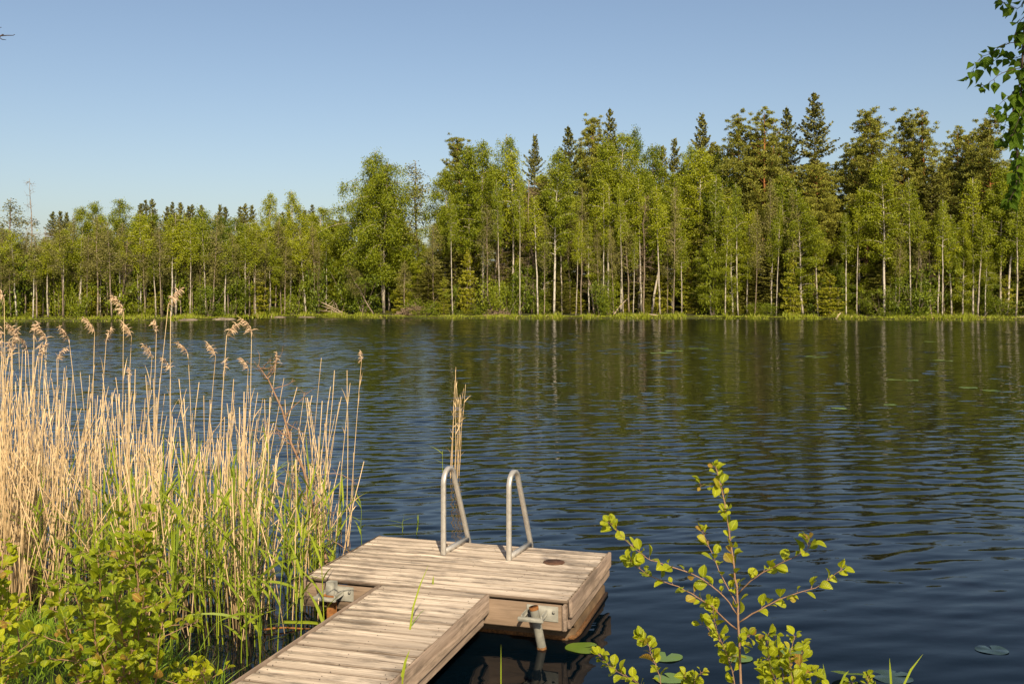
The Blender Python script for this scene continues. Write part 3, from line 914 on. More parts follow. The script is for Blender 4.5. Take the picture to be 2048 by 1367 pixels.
def heap(px, py, w, h, n, label, mat='twig', flat=0.3, name='brushwood_heap'):
    p = onz(px, py)
    T = MB()
    for k in range(n):
        x = rng.normal(0, w * 0.36)
        hz = h * max(0.05, 1 - (abs(x) / w) ** 1.3) * rng.uniform(0, 1)
        d = np.array([rng.normal(0, 1), rng.normal(0, .5), rng.normal(0, flat)])
        L = rng.uniform(0.5, 1.5)
        c = np.array([x, rng.uniform(-.6, .9), hz])
        T.tube(curve_pts(c - norm(d) * L / 2, d, L, 4, rng.normal(0, .3, 3), 0.1), np.linspace(0.04, 0.015, 5) * rng.uniform(.6, 1.4), 4, rng.random(), True)
    tag(link(name, T.mesh(name, M[mat]), None, (p[0], p[1] + .8, 0.05)), label, 'brushwood')


heap(825, 636, 2.3, 1.25, 420, 'larger heap of grey-brown branches at the far waterline, right of the big weeping birch')
heap(990, 636.5, 1.7, 0.8, 220, 'smaller heap of bleached twigs at the foot of the white birch')
heap(300, 634, 2.2, 0.6, 120, 'loose grey brushwood lying behind the grass of the low wood')


def log(pts, r, label, mat='bleached', name='fallen_trunk', cat='driftwood', side=0):
    T = MB()
    pts = np.array(pts)
    T.tube(pts, np.linspace(r, r * .4, len(pts)), 6)
    for k in range(side):
        b = on(pts, rng.uniform(.2, .95))
        T.tube(curve_pts(b, rng.normal(size=3) + np.array([0, 0, .4]), rng.uniform(.4, 1.4), 4, (0, 0, -.2), .15), np.linspace(r * .4, .012, 5), 4, rng.random())
    tag(link(name, T.mesh(name, M[mat], True)), label, cat)


def dg(px, py, D): return at(px, py, D)


log([dg(628, 598, 113), dg(655, 610, 111.5), dg(690, 627, 109.5)], 0.09, 'longest of the fallen pale branches sloping down to the water', side=6)
log([dg(636, 610, 113), dg(662, 617, 111), dg(684, 629, 109.5)], 0.07, 'second fallen pale branch, just under the longest one', side=6)
log([dg(640, 621, 112), dg(668, 623, 111), dg(692, 630, 109.5)], 0.07, 'lowest fallen pale branch, almost touching the shore grass', side=7)
log([dg(1672, 638, 99.2), dg(1676, 631, 99.4), dg(1682, 625, 99.6)], 0.12, 'short bleached stump tilting out of the shore grass below the young spruce')
log([dg(1948, 640, 97.3), dg(1958, 636, 97.6), dg(1972, 639, 97.4)], 0.09, 'crooked piece of driftwood in the shore grass near the red pine', side=5)
log([dg(1228, 628, 105), dg(1240, 612, 106), dg(1256, 596, 107)], 0.09, 'pale pole leaning up right from the shore grass by the middle trunks')
log([dg(1298, 629, 105), dg(1318, 631, 104.6), dg(1342, 633, 104.3)], 0.12, 'bleached log lying in the shore grass below the leaning birch')
log([dg(265, 627, 103), dg(290, 627, 103), dg(304, 626, 103)], 0.10, 'grey log lying behind the shore grass of the low wood')
log([dg(122, 633, 101), dg(170, 633.5, 101), dg(196, 633, 101)], 0.09, 'long pale pole lying along the grass of the low wood')
log([dg(2030, 637, 97.5), dg(2042, 633, 97.8), dg(2060, 640, 97)], 0.10, 'dead branch in the tall grass at the right end of the far shore', side=6)

# ------------------------------------------------------------------ swimming platform (local x: to the right along the planks, local y: away from the bank)
PA, GA = math.radians(16.9), math.radians(16.6)
P0 = np.array([0.42, 6.87, 0.0])             # front right corner of the deck, at water level
PW, PD = 2.05, 1.33
dock = empty('swimming_platform', P0, (0, 0, -PA))
tag(dock, 'square weathered wooden bathing platform floating at the end of the gangway', 'dock')


def planks(x0, x1, y0, y1, n, z, th=0.028, rag=0.012):
    T = MB()
    pit = (y1 - y0) / n
    for k in range(n):
        e = rng.uniform(-rag, rag, 2)
        dz = rng.uniform(-.0022, .0022)
        T.box((x0 + e[0], y0 + k * pit + .0075, z - th + dz), (x1 + e[1], y0 + (k + 1) * pit - .0075, z + dz), rng.random(), 0.006)
        for xx in (x0 + .06, x0 + .72 * (x1 - x0) * .5, (x0 + x1) / 2 + .2, x1 - .06):
            for dy in (.3, .7):
                c = np.array([xx + rng.normal(0, .006), y0 + (k + dy) * pit, z + dz + .0008])
    return T


NL = planks(-PW, -0.032, 0.0, PD, 12, DZ)
NL.m0 = 1
for k in range(12):
    for xx in (-PW + .07, -1.45, -.95, -.5, -.1):
        for dy in (.3, .7):
            if rng.random() < .35: continue
            c = np.array([xx + rng.normal(0, .014), (k + dy) * PD / 12, DZ + .0015])
            NL.tube([c, c + np.array([0, 0, .0018])], 0.0032, 6)
link('deck_boards', NL.mesh('deck_boards', [M['deck'], M['rubber']]), dock)


def boards(items, mat, name, parent, bev=.005):
    for lo, hi in items:
        T = MB()
        T.box(lo, hi, rng.random(), bev)
        link(name, T.mesh(name, M[mat]), parent)


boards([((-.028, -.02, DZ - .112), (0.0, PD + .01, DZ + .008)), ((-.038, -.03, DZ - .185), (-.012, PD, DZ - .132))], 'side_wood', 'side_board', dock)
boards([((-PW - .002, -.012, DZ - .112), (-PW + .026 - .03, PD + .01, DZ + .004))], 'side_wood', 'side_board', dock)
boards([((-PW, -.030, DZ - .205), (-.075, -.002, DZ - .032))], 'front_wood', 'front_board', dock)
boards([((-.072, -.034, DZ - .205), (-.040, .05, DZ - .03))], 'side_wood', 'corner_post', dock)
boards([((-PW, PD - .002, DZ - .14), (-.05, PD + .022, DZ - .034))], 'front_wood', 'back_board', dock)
FL = MB()
FL.box((-PW + .05, .13, -.35), (-.030, PD - .05, DZ - .19), .5, .05)
fl = link('float', FL.mesh('float', M['float']), dock)
FR = MB()
FR.tube([(-PW + .06, .14, .012), (-.10, .14, .012), (-.045, .17, .012), (-.026, .25, .012), (-.026, PD - .08, .012)], .020, 8)
link('float_rim', FR.mesh('float_rim', M['algae']), fl)
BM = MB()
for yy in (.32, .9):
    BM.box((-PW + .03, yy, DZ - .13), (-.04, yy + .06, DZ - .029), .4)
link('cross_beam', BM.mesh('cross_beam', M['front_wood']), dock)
HC = MB()
HC.tube([(-.34, .47, DZ + .0016), (-.34, .47, DZ + .0045)], (.086, .084), 28)
hp = onz(1108, 1124, DZ)
rel = Matrix.Rotation(PA, 3, 'Z') @ Vector(hp - P0)
hc = link('round_cover', HC.mesh('round_cover', M['dark_disc']), dock, (rel.x + .34, rel.y - .47, 0))
hc['label'] = 'round dark brown disc set on the deck boards'

# ladder of bent aluminium tube
ladder = empty('ladder')
ladder.parent = dock


def to_dock(p): return np.array(Matrix.Rotation(PA, 3, 'Z') @ Vector(np.asarray(p) - P0))


def handrail(px, py, ang):
    b = to_dock(onz(px, py, DZ))
    prof = [(0, 0.0), (0, .25), (0, .50)]
    cx_, cz_, r_ = .105, .545, .105
    for k in range(13):
        t_ = math.pi - (math.pi - .30) * k / 12
        prof.append((cx_ + r_ * math.cos(t_), cz_ + .02 + 1.12 * r_ * math.sin(t_)))
    e = prof[-1]
    prof += [(e[0] + (.50 - e[0]) * f, e[1] + (.0 - e[1]) * f) for f in (.33, .66, 1.0)]
    prof += [(.535, -.22), (.55, -.75)]
    d = np.array([math.sin(ang), math.cos(ang), 0])
    s = np.array([math.cos(ang), -math.sin(ang), 0])
    pts = np.array([b + d * u + np.array([0, 0, w]) for u, w in prof])
    tn = norm(np.gradient(pts, axis=0))
    T = MB()
    hw, hd, ch = .0195, .0155, .005
    V = []
    for p, t_ in zip(pts, tn):
        q = np.cross(s, t_)
        for a_, c_ in ((-hw + ch, -hd), (hw - ch, -hd), (hw, -hd + ch), (hw, hd - ch), (hw - ch, hd), (-hw + ch, hd), (-hw, hd - ch), (-hw, -hd + ch)):
            V.append(p + s * a_ + q * c_)
    k = len(pts)
    i, j = np.meshgrid(np.arange(k - 1), np.arange(8), indexing='ij')
    a_ = i * 8 + j
    b_ = i * 8 + (j + 1) % 8
    T.add(V, np.stack([a_, b_, b_ + 8, a_ + 8], -1).reshape(-1, 4))
    hr = link('handrail', T.mesh('handrail', M['alu']), ladder)
    B = MB()
    L = .46
    pa = b + d * .018 + np.array([0, 0, .004])
    V = []
    for u in (0, L):
        for a_, c_ in ((-.017, 0), (.017, 0), (.017, .034), (-.017, .034)):
            V.append(pa + d * u + s * a_ + np.array([0, 0, c_]))
    B.add(V, [[0, 1, 5, 4], [1, 2, 6, 5], [2, 3, 7, 6], [3, 0, 4, 7], [0, 3, 2, 1], [4, 5, 6, 7]])
    link('foot_bar', B.mesh('foot_bar', M['alu']), ladder)
    K = MB()
    kp = b + d * .10 - s * .03
    K.tube([kp + np.array([0, 0, .0]), kp + np.array([0, 0, .03])], .007, 8)
    K.tube([kp + np.array([0, 0, z_]) for z_ in (.03, .034, .045, .058, .062)], [.004, .016, .02, .016, .004], 10)
    kp2 = b + d * .455
    K.box(kp2 + np.array([-.02, -.012, -.05]), kp2 + np.array([.02, .012, .003]))
    link('bolt_knob', K.mesh('bolt_knob', M['rubber'], True), ladder)
    return b, d, s


ra = math.radians(21.8) - PA + math.radians(.0)
ra = math.radians(21.5 - 16.9)
b1, d1, s1 = handrail(887, 1108, ra)
b2, d2, s2 = handrail(1018, 1119, ra)
RG = MB()
for zz in (-.18, -.44):
    RG.tube([b1 + d1 * .54 + np.array([0, 0, zz]), b2 + d2 * .54 + np.array([0, 0, zz])], .018, 8)
link('rung', RG.mesh('rung', M['alu'], True), ladder)


# brackets on the front board, each guiding a mooring pole driven into the lake bed
def bracket(xc, zc, w, label):
    e = empty('pole_bracket', (xc, -.030, zc))
    e.parent = dock
    e['label'] = label
    T = MB()
    T.box((-.055, -.007, -.055), (.17, -.0015, .05), .5, .001)
    link('wall_plate', T.mesh('wall_plate', M['galv']), e)
    T = MB()
    T.box((-.055, -.15, -.012), (-.043, -.0075, .022), .6, .002)
    T.box((.083, -.15, -.012), (.095, -.0075, .022), .4, .002)
    T.box((-.072, -.172, -.018), (.105, -.1505, .010), .5, .003)
    link('clamp_frame', T.mesh('clamp_frame', M['galv']), e)
    B = MB()
    for xx in (-.03, .14):
        B.tube([(xx, -.0075, .012), (xx, -.018, .012)], .011, 6)
    link('bolt', B.mesh('bolt', M['galv']), e)


bx = to_dock(onz(1070, 1222, DZ - .09))[0]
bracket(bx, DZ - .088, .2, 'grey bracket beside the deck corner holding the tilted pipe')
lx = to_dock(onz(668, 1183, DZ - .09))[0]
bracket(lx, DZ - .085, .2, 'rusty bracket between gangway and reeds')


def dockpt(x, y, z): return np.array(Matrix.Rotation(-PA, 3, 'Z') @ Vector((x, y, z))) + np.array([P0[0], P0[1], 0])


mp = empty('mooring_pole', dockpt(bx + .05, -.11, -.5))
tag(mp, 'tilted grey steel pipe in the bracket near the deck corner', 'mooring pole')
T = MB()
o0 = dockpt(bx + .05, -.11, -.5)
wl = onz(1084, 1296)
tp = dockpt(bx + .012, -.095, DZ - .035)
dirp = norm(tp - wl)
T.tube([wl - dirp * .6 - o0, wl - o0, tp - o0], .031, 14, cap=False)
T.tube([tp - dirp * .3 - o0, tp - dirp * .001 - o0], .026, 14, cap=False)
link('pipe', T.mesh('pipe', M['galv'], True), mp)
T = MB()
T.tube([tp - dirp * .018 - o0, tp - o0 + dirp * .003, tp - o0 + dirp * .003, tp - dirp * .05 - o0], [.0325, .0335, .026, .025], 14, cap=False)
link('rusty_rim', T.mesh('rusty_rim', M['rust'], True), mp)
T = MB()
T.tube([wl - o0 + np.array([0, 0, -.02]), wl - o0 + dirp * .014], [.036, .033], 14)
link('crust', T.mesh('crust', M['algae']), mp)

mp = empty('mooring_pole', dockpt(lx + .02, -.085, -.6))
tag(mp, 'rusty square post in the bracket beside the reeds', 'mooring pole')
T = MB()
T.box((-.028, -.028, 0), (.028, .028, .6 + DZ - .125), .5, .003)
link('post', T.mesh('post', M['rust']), mp, rot=(0, 0, -PA))
T = MB()
T.box((-.033, -.03, .6 + DZ - .085), (.033, .03, .6 + DZ + .012), .5, .003)
link('cap_tube', T.mesh('cap_tube', M['galv']), mp, rot=(0, 0, -PA))
T = MB()
T.box((-.06, -.058, .6 + DZ - .1), (.06, .05, .6 + DZ - .086), .5, .003)
link('rusty_plate', T.mesh('rusty_plate', M['rust']), mp, rot=(0, 0, -PA))

# ------------------------------------------------------------------ gangway
GR = onz(977, 1191, DZ)                       # where its right edge meets the platform
gang = empty('gangway', (GR[0], GR[1], 0), (0, 0, -GA))
tag(gang, 'narrow plank gangway leading from the bank up to the bathing platform', 'gangway')
GW, GL = .83, 3.6
GE = -to_dock(GR)[1] / math.cos(PA - GA) + .001      # its far end butts against the platform
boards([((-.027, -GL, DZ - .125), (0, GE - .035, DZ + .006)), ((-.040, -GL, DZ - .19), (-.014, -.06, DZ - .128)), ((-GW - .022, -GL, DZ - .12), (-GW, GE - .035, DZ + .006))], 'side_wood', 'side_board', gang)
NL = planks(-GW + .004, -.03, -GL, GE, 31, DZ - .0005, rag=.006)
NL.m0 = 1
for k in range(31):
    for xx in (-.08, -.42, -GW + .06):
        for dy in (.3, .7):
            if rng.random() < .35: continue
            c = np.array([xx + rng.normal(0, .012), -GL + (k + dy) * (GL - .006) / 31, DZ + .001])
            NL.tube([c, c + np.array([0, 0, .0018])], .0032, 6)
link('deck_boards', NL.mesh('gangway_boards', [M['deck'], M['rubber']]), gang)
BM = MB()
for yy in np.arange(-3.4, -.1, .62):
    BM.box((-GW + .01, yy, DZ - .13), (-.045, yy + .05, DZ - .033), .4)
link('cross_beam', BM.mesh('cross_beam', M['front_wood']), gang)


# ------------------------------------------------------------------ reeds
def dry_reed(h, broken, plume):
    T = MB()
    k = 9
    zs = np.linspace(-.35, h, k)
    a_, b_ = rng.normal(0, .035, 2)
    tt = np.clip(zs / h, 0, 1)
    pts = np.stack([a_ * tt ** 2 + rng.normal(0, .0022, k).cumsum(), b_ * tt ** 2 + rng.normal(0, .0022, k).cumsum(), zs], -1)
    T.tube(pts, np.linspace(.0046, .0020 if not broken else .0031, k), 5, rng.random())
    for q in range(rng.integers(2, 5)):        # old leaf sheaths
        p = on(pts, rng.uniform(.3, .9))
        az = rng.uniform(0, 6.28)
        d = np.array([math.cos(az) * .25, math.sin(az) * .25, 1])
        blade(T, p, d, rng.uniform(.08, .22), .005, (math.cos(az) * .2, math.sin(az) * .2, -.3), rng.random(), 3)
    P = None
    if plume:
        P = MB()
        az = rng.uniform(-.5, .5) if rng.random() < .7 else rng.uniform(0, 6.28)
        side = np.array([math.cos(az), math.sin(az), 0])
        ax = curve_pts(pts[-1], np.array([0, 0, 1.0]) + side * .15, .15, 6, side * .9 - np.array([0, 0, .25]))
        P.tube(ax, np.linspace(.0022, .001, 7), 3, .4, False)
        for q in range(60):
            f = rng.uniform(0, 1)
            p = on(ax, f)
            d = side * rng.uniform(.1, .9) + rng.normal(0, .35, 3) + np.array([0, 0, .25])
            blade(P, p, d, rng.uniform(.035, .08) * (1.15 - .5 * f), .0034, side * .3 - np.array([0, 0, 1.1]), rng.random(), 3)
    return T, P


def blade(mb, p, d, L, w, bend, rnd, k=5, nrm=None):
    pts = curve_pts(p, d, L, k, bend, .01)
    t_ = norm(np.gradient(pts, axis=0))
    s = np.cross(t_, nrm if nrm is not None else norm(rng.normal(size=3)))
    s = norm(s)
    f = np.linspace(0, 1, k + 1)
    wd = w * np.minimum(1, (1 - f) * 1.6 + .03) * np.minimum(1, .55 + f * 2)
    V = np.stack([pts - s * wd[:, None], pts + s * wd[:, None]], 1).reshape(-1, 3)
    q = np.arange(k) * 2
    mb.add(V, np.stack([q, q + 1, q + 3, q + 2], -1), rnd, np.tile([-1, 1], k + 1), np.repeat(f, 2))


RH = 2.0
DRY = []
for q in range(16):
    T, P = dry_reed(RH, q % 2 == 0, False)
    DRY.append((T.mesh('dry_reed', M['straw'], True), None))
PLU = []
for q in range(8):
    T, P = dry_reed(RH, False, True)
    PLU.append((T.mesh('plumed_reed', M['straw'], True), P.mesh('plume', M['plume'])))


def gang_clear(x, y):
    """True where neither deck nor gangway stands"""
    l = to_dock((x, y, 0))
    if -PW - .06 < l[0] < .05 and -.25 < l[1] < PD + .1: return False
    g = Matrix.Rotation(GA, 3, 'Z') @ Vector((x - GR[0], y - GR[1], 0))
    if -GW - .06 < g.x and g.y < .1 and g.x < .4: return False
    return True


def reed(pool, k, base, tip, label, group, cat='reed', name='dry_reed'):
    """stands at base (x, y) with its top at tip (x, y, z)"""
    me, pl = pool[k % len(pool)]
    v = np.array([tip[0] - base[0], tip[1] - base[1], tip[2]])
    L = np.linalg.norm(v)
    q = Vector(v).to_track_quat('Z', 'Y')
    rz = rng.uniform(0, 6.28) if pl is None else rng.uniform(-.7, .7)
    rot = (q.to_matrix().to_4x4() @ Matrix.Rotation(rz, 4, 'Z')).to_euler()
    s = L / RH
    if pl is None:
        o = link(name, me, None, (base[0], base[1], 0), rot, (1, 1, s))
    else:
        o = empty(name, (base[0], base[1], 0), rot, (1, 1, s))
        link('stem', me, o)
        link('plume', pl, o)
    tag(o, label, cat, group)
    return o


# the reeds that stand out, by column and row of their tops and column of their feet
KEY = [(4, 572, 20, 8.0, 1, 'plumed reed cut by the left edge, plume against the far trees'), (40, 652, 52, 8.6, 1, None), (62, 648, 70, 8.4, 1, None), (92, 655, 85, 8.8, 1, None), (22, 660, 15, 8.2, 1, None),
       (150, 655, 185, 8.3, 1, 'plumed reed bowing left, left of a cluster of three plumes'), (178, 640, 182, 8.6, 1, 'middle reed of a cluster of three plumes'), (205, 660, 190, 8.5, 1, 'reed bowing right in a cluster of three plumes'),
       (243, 600, 243, 8.3, 1, 'upright plumed reed reaching up to the far trees'), (260, 650, 248, 8.7, 1, 'reed with a full drooping plume beside the upright one'),
       (352, 585, 262, 7.9, 1, 'tallest reed, leaning right with a big plume over the far shore'), (332, 622, 345, 8.2, 0, 'bare reed crossing the tallest leaning one'),
       (310, 645, 300, 8.8, 1, None), (385, 685, 392, 8.6, 1, None), (294, 690, 285, 9.0, 1, None), (262, 735, 258, 9.2, 1, None), (341, 715, 338, 9.3, 1, None),
       (428, 690, 402, 8.8, 1, None), (466, 648, 410, 8.4, 1, 'plumed reed curving right, left of the upright plumed reed'), (503, 640, 492, 8.7, 1, 'rightmost tall reed with a full plume'),
       (445, 718, 432, 9.0, 1, None), (541, 705, 510, 8.9, 1, None), (488, 715, 480, 9.0, 1, None), (724, 703, 695, 9.75, 1, 'rightmost reed of the bed, thin with a tiny plume tip'), (702, 740, 690, 9.7, 0, None),
       (626, 715, 612, 9.3, 0, None), (666, 740, 640, 9.4, 0, None), (693, 765, 670, 9.6, 0, None), (75, 690, 70, 8.9, 1, None), (12, 690, 8, 9.0, 1, None), (110, 690, 112, 9.2, 0, None)]
cnt = 0
for px, py, bpx, D, pl, lab in KEY:
    tip = at(px, py, D)
    tip[2] -= .10 if pl else 0
    base = at(bpx, 0, D - .1)[:2]
    reed(PLU if pl else DRY, cnt, base, tip, lab or ('straw-coloured dry reed ending in a feathery plume' if pl else 'tall bare dry reed rising above the reed bed'), None if lab else ('plumed dry reeds' if pl else 'tall bare dry reeds'), name='dry_reed')
    cnt += 1


CLUMP = [(-40 + 720 * rng.random() ** 1.55, rng.uniform(7.2, 10.4)) for _ in range(46)]


def reed_spot():
    while True:
        c = CLUMP[int(rng.integers(0, len(CLUMP)))]
        px, D = c[0] + rng.normal(0, 15), c[1] + rng.normal(0, .25)
        if rng.random() < .3: px, D = -40 + 760 * rng.random() ** 1.5, rng.uniform(7.0, 10.6)
        x = (px - CX) / F * D
        if D < near_shore(x) + .1 or not gang_clear(x, D): continue
        if px > 715 or (px > 540 and rng.random() < .62): continue
        return px, x, D


n_ind = 0
while n_ind < 258:
    px, x, D = reed_spot()
    lo = np.interp(px, [0, 150, 300, 450, 560, 720], [665, 720, 745, 750, 780, 800])
    hi = np.interp(px, [0, 150, 300, 450, 560, 720], [900, 960, 1000, 1010, 1030, 1050])
    py = lo + (hi - lo) * rng.random() ** 1.1
    tip = at(px + rng.normal(12, 22), py, D + rng.normal(0, .1))
    if tip[2] < .5: continue
    pl = px < 330 and py < 725 and rng.random() < (.35 if px < 120 else .25)
    reed(PLU if pl else DRY, int(rng.integers(0, 99)), (x, D), tip, 'straw-coloured dry reed ending in a feathery plume' if pl else 'straw-coloured bare dry reed stem standing in the reed bed', 'plumed dry reeds' if pl else 'bare dry reeds of the bed')
    n_ind += 1

# the rest of the bed: stubble, broken and fallen stems nobody could count
T = MB()
for k in range(560):
    px, x, D = reed_spot()
    h = rng.uniform(.25, 1.55)
    lean = rng.normal(0, .14, 2) * h
    if rng.random() < .12: lean = rng.normal(0, .4, 2)
    if not gang_clear(x + lean[0], D + lean[1]): continue
    z0 = -.2
    pts = np.array([[x, D, z0], [x + lean[0] * .45, D + lean[1] * .45, h * .5], [x + lean[0], D + lean[1], h]])
    T.tube(pts, [.0046, .0042, .0028], 4, rng.random())
tag(link('reed_stubble', T.mesh('reed_stubble', M['straw'], True)), 'dense tangle of short and broken dry reeds', 'reeds', kind='stuff')


def green_reed(h):
    T = MB()
    pts = np.stack([rng.normal(0, .006, 7).cumsum(), rng.normal(0, .006, 7).cumsum(), np.linspace(-.3, h * .8, 7)], -1)
    T.tube(pts, np.linspace(.0055, .0025, 7), 5, rng.random())
    n = rng.integers(4, 7)
    a0 = rng.uniform(0, 6.28)
    for q in range(n):
        f = .45 + .55 * (q + .3) / n
        az = a0 + q * math.pi + rng.normal(0, .4)
        up = rng.uniform(.9, 2.6)
        d = np.array([math.cos(az), math.sin(az), up])
        L = rng.uniform(.22, .42) * (.75 + .25 * h)
        blade(T, on(pts, f), d, L, rng.uniform(.007, .0125), (math.cos(az) * .5, math.sin(az) * .5, -rng.uniform(.2, 1.1)), rng.random(), 6, np.array([-math.sin(az), math.cos(az), 0.3]) if rng.random() < .3 else np.array([math.cos(az), math.sin(az), -.4]))
    blade(T, pts[-1], (rng.normal(0, .12), rng.normal(0, .12), 1), .3, .008, (0, 0, 0), rng.random(), 5)
    return T.mesh('green_reed', M['reed_leaf'])


GREEN = [green_reed(1.0) for _ in range(10)]
for k in range(165):
    while True:
        px = rng.uniform(0, 1) ** .9 * 690 - 10
        if px > 590 and rng.random() < .5: continue
        D = rng.uniform(6.5, 9.4)
        x = (px - CX) / F * D
        if D > near_shore(x) - .1 and gang_clear(x, D): break
    H = rng.uniform(.55, 1.25) * (.85 if px < 200 else 1)
    o = link('green_reed', GREEN[k % 10], None, (x, D, 0), (rng.normal(0, .05), rng.normal(0, .05), rng.uniform(0, 6.28)), (1, 1, H))
    tag(o, 'fresh green reed shoot with long blades among the dry stems', 'reed', 'green reed shoots in the bed')
# the thick green tuft that hides the platform's left corner
for k in range(22):
    px, D = rng.uniform(575, 652), rng.uniform(7.35, 8.3)
    x = (px - CX) / F * D
    if not gang_clear(x, D): continue
    if k % 3:
        o = link('green_reed', GREEN[k % 10], None, (x, D, 0), (rng.normal(0, .05), rng.normal(.03, .05), rng.uniform(0, 6.28)), (1, 1, rng.uniform(.6, 1.1)))
        tag(o, 'green reed shoot in the thick tuft before the left corner of the platform', 'reed', 'green reeds at the platform corner')
    else:
        reed(DRY, k, (x, D), at(px + rng.normal(8, 14), rng.uniform(860, 1040), D), 'dry reed in the tuft before the left corner of the platform', 'dry reeds at the platform corner')
# green shoots that stand apart
for px, py, H, lab in [(722, 1098, .55, 'lone green reed with one bent blade at the right end of the bed'), (888, 950, .42, 'green reed shoot left of the isolated dry clump'), (806, 1062, .16, 'short green shoot in the water just behind the platform'), (836, 1070, .2, 'thin shoot behind the platform, nearer the ladder')]:
    p = onz(px, max(py, 951))
    tag(link('green_reed', GREEN[(int(px)) % 10], None, (p[0], p[1], 0), (0, 0, px), (.8, .8, H)), lab, 'reed')
for tx, ty, bx_ in [(911, 733, 902), (917, 740, 910), (904, 760, 905), (921, 775, 908), (926, 774, 914), (938, 770, 912), (934, 790, 918), (908, 800, 900), (915, 820, 912), (930, 800, 916)]:
    D = 13.3 + rng.normal(0, .12)
    reed(DRY, int(rng.integers(0, 99)), at(bx_, 0, D)[:2], at(tx, ty, D), 'thin brown reed of the isolated clump beyond the ladder', 'isolated reed clump')

# dead branch stuck in the reeds
T = MB()
dp = lambda zx, zy, D: at(400 + zx / 2.07, 640 + zy / 2.07, D)
main = np.array([dp(540, 1075, 8.2), dp(515, 960, 8.25), dp(470, 780, 8.3), dp(430, 620, 8.35), (dp(378, 510, 8.4)), dp(340, 370, 8.4), dp(285, 250, 8.45), dp(240, 185, 8.5)])
T.tube(main, np.linspace(.017, .004, 8), 7, .3)
for k in range(26):
    f = rng.uniform(.12, .98)
    b = on(main, f)
    sgn = rng.choice([-1, 1])
    br = curve_pts(b, (sgn * rng.uniform(.3, 1), rng.normal(0, .4), rng.uniform(-.2, .8)), rng.uniform(.12, .5), 6, (0, 0, rng.uniform(-.7, .6)), .16)
    T.tube(br, np.linspace(.005, .0014, 7), 4, rng.random())
    for q in range(3):
        T.tube(curve_pts(on(br, rng.uniform(.3, 1)), rng.normal(size=3), rng.uniform(.05, .16), 4, rng.normal(0, .5, 3), .2), np.linspace(.0024, .001, 5), 3, rng.random())
tag(link('dead_branch', T.mesh('dead_branch', M['alder_stem'], True)), 'brown dead branch with fine twigs slanting out of the reeds beside the platform', 'branch')
T = MB()
T.tube(curve_pts(onz(528, 1258, .02), (1, .35, .12), .5, 6, (0, 0, -.25), .05), np.linspace(.008, .004, 7), 6, .8)
tag(link('rusty_stick', T.mesh('rusty_stick', M['rust'], True)), 'reddish stick floating in the water left of the gangway', 'stick')

# ------------------------------------------------------------------ near bank: grass
G = MB()
cnt = 0
while cnt < 8000:
    x = rng.uniform(-4.6, 2.6)
    y = rng.uniform(2.6, 7.6)
    d = near_shore(x) - y
    if d < -.25 or not gang_clear(x, y): continue
    if x > -1.3 and d < .15: continue
    z = max(float(gz(x, y)), 0.0)
    L = rng.uniform(.12, .38) * (1.1 if x < -1.3 else .5)
    if z + L > HW - .385 * y - .05 and x > -1.3: continue
    blade(G, (x, y, z - .02), (rng.normal(0, .3), rng.normal(0, .3), 1), L, rng.uniform(.002, .0042), (rng.normal(0, .5), rng.normal(0, .5), -.5), rng.random(), 4)
    cnt += 1
tag(link('bank_grass', G.mesh('bank_grass', M['bank_grass'])), 'green grass growing on the near bank', 'grass', kind='stuff')


# single blades that stand apart
def lone(pts, w, label, name='grass_blade', mat='reed_leaf'):
    T = MB()
    pts = np.array(pts)
    t_ = norm(np.gradient(pts, axis=0))
    s = norm(np.cross(t_, np.array([.15, 1, .1])))
    k = len(pts)
    f = np.linspace(0, 1, k)
    wd = w * np.minimum(1, (1 - f) * 2 + .05)
    V = np.stack([pts - s * wd[:, None], pts + np.cross(s, t_) * wd[:, None] * .4, pts + s * wd[:, None]], 1).reshape(-1, 3)
    q = np.arange(k - 1) * 3
    Fc = np.concatenate([np.stack([q, q + 1, q + 4, q + 3], -1), np.stack([q + 1, q + 2, q + 5, q + 4], -1)])
    T.add(V, Fc, .8)
    tag(link(name, T.mesh(name, M[mat], True)), label, 'grass blade')


g0 = onz(820, 1258, DZ)
lone([g0, g0 + np.array([.02, 0, .14]), g0 + np.array([.06, .02, .27]), g0 + np.array([.115, .03, .40])], .006, 'green blade growing up through the gangway boards')
g0 = onz(822, 1252, DZ)
lone([g0, g0 + np.array([.02, .03, .03]), g0 + np.array([.05, .12, .05]), g0 + np.array([.08, .2, .052])], .003, 'dark thin blade bent over the gangway boards', mat='hang_leaf')
g0 = onz(866, 1168, DZ)
lone([g0, g0 + np.array([.0, 0, .03]), g0 + np.array([.004, .0, .065])], .006, 'tiny yellow-green leaf poking up between the platform boards')
g0 = at(803, 1367, 5.5)
lone([g0 + np.array([0, 0, -.1]), g0 + np.array([.0, 0, .02]), g0 + np.array([.02, 0, .12]), g0 + np.array([.045, 0, .19])], .010, 'short green blade against the right side of the gangway')
p1, p2 = at(565, 1243, 6.9), at(735, 1256, 6.75)
lone([p1, p1 * .7 + p2 * .3 + np.array([0, 0, .012]), p1 * .4 + p2 * .6 + np.array([0, 0, .008]), p2], .011, 'long green reed blade lying across the gangway')
lone([onz(1002, 1372) + np.array([0, 0, -.1]), onz(1002, 1372) + np.array([0, 0, .10]), onz(1002, 1372) + np.array([0, 0, .26])], .004, 'single thin green blade standing in the dark water beside the gangway')
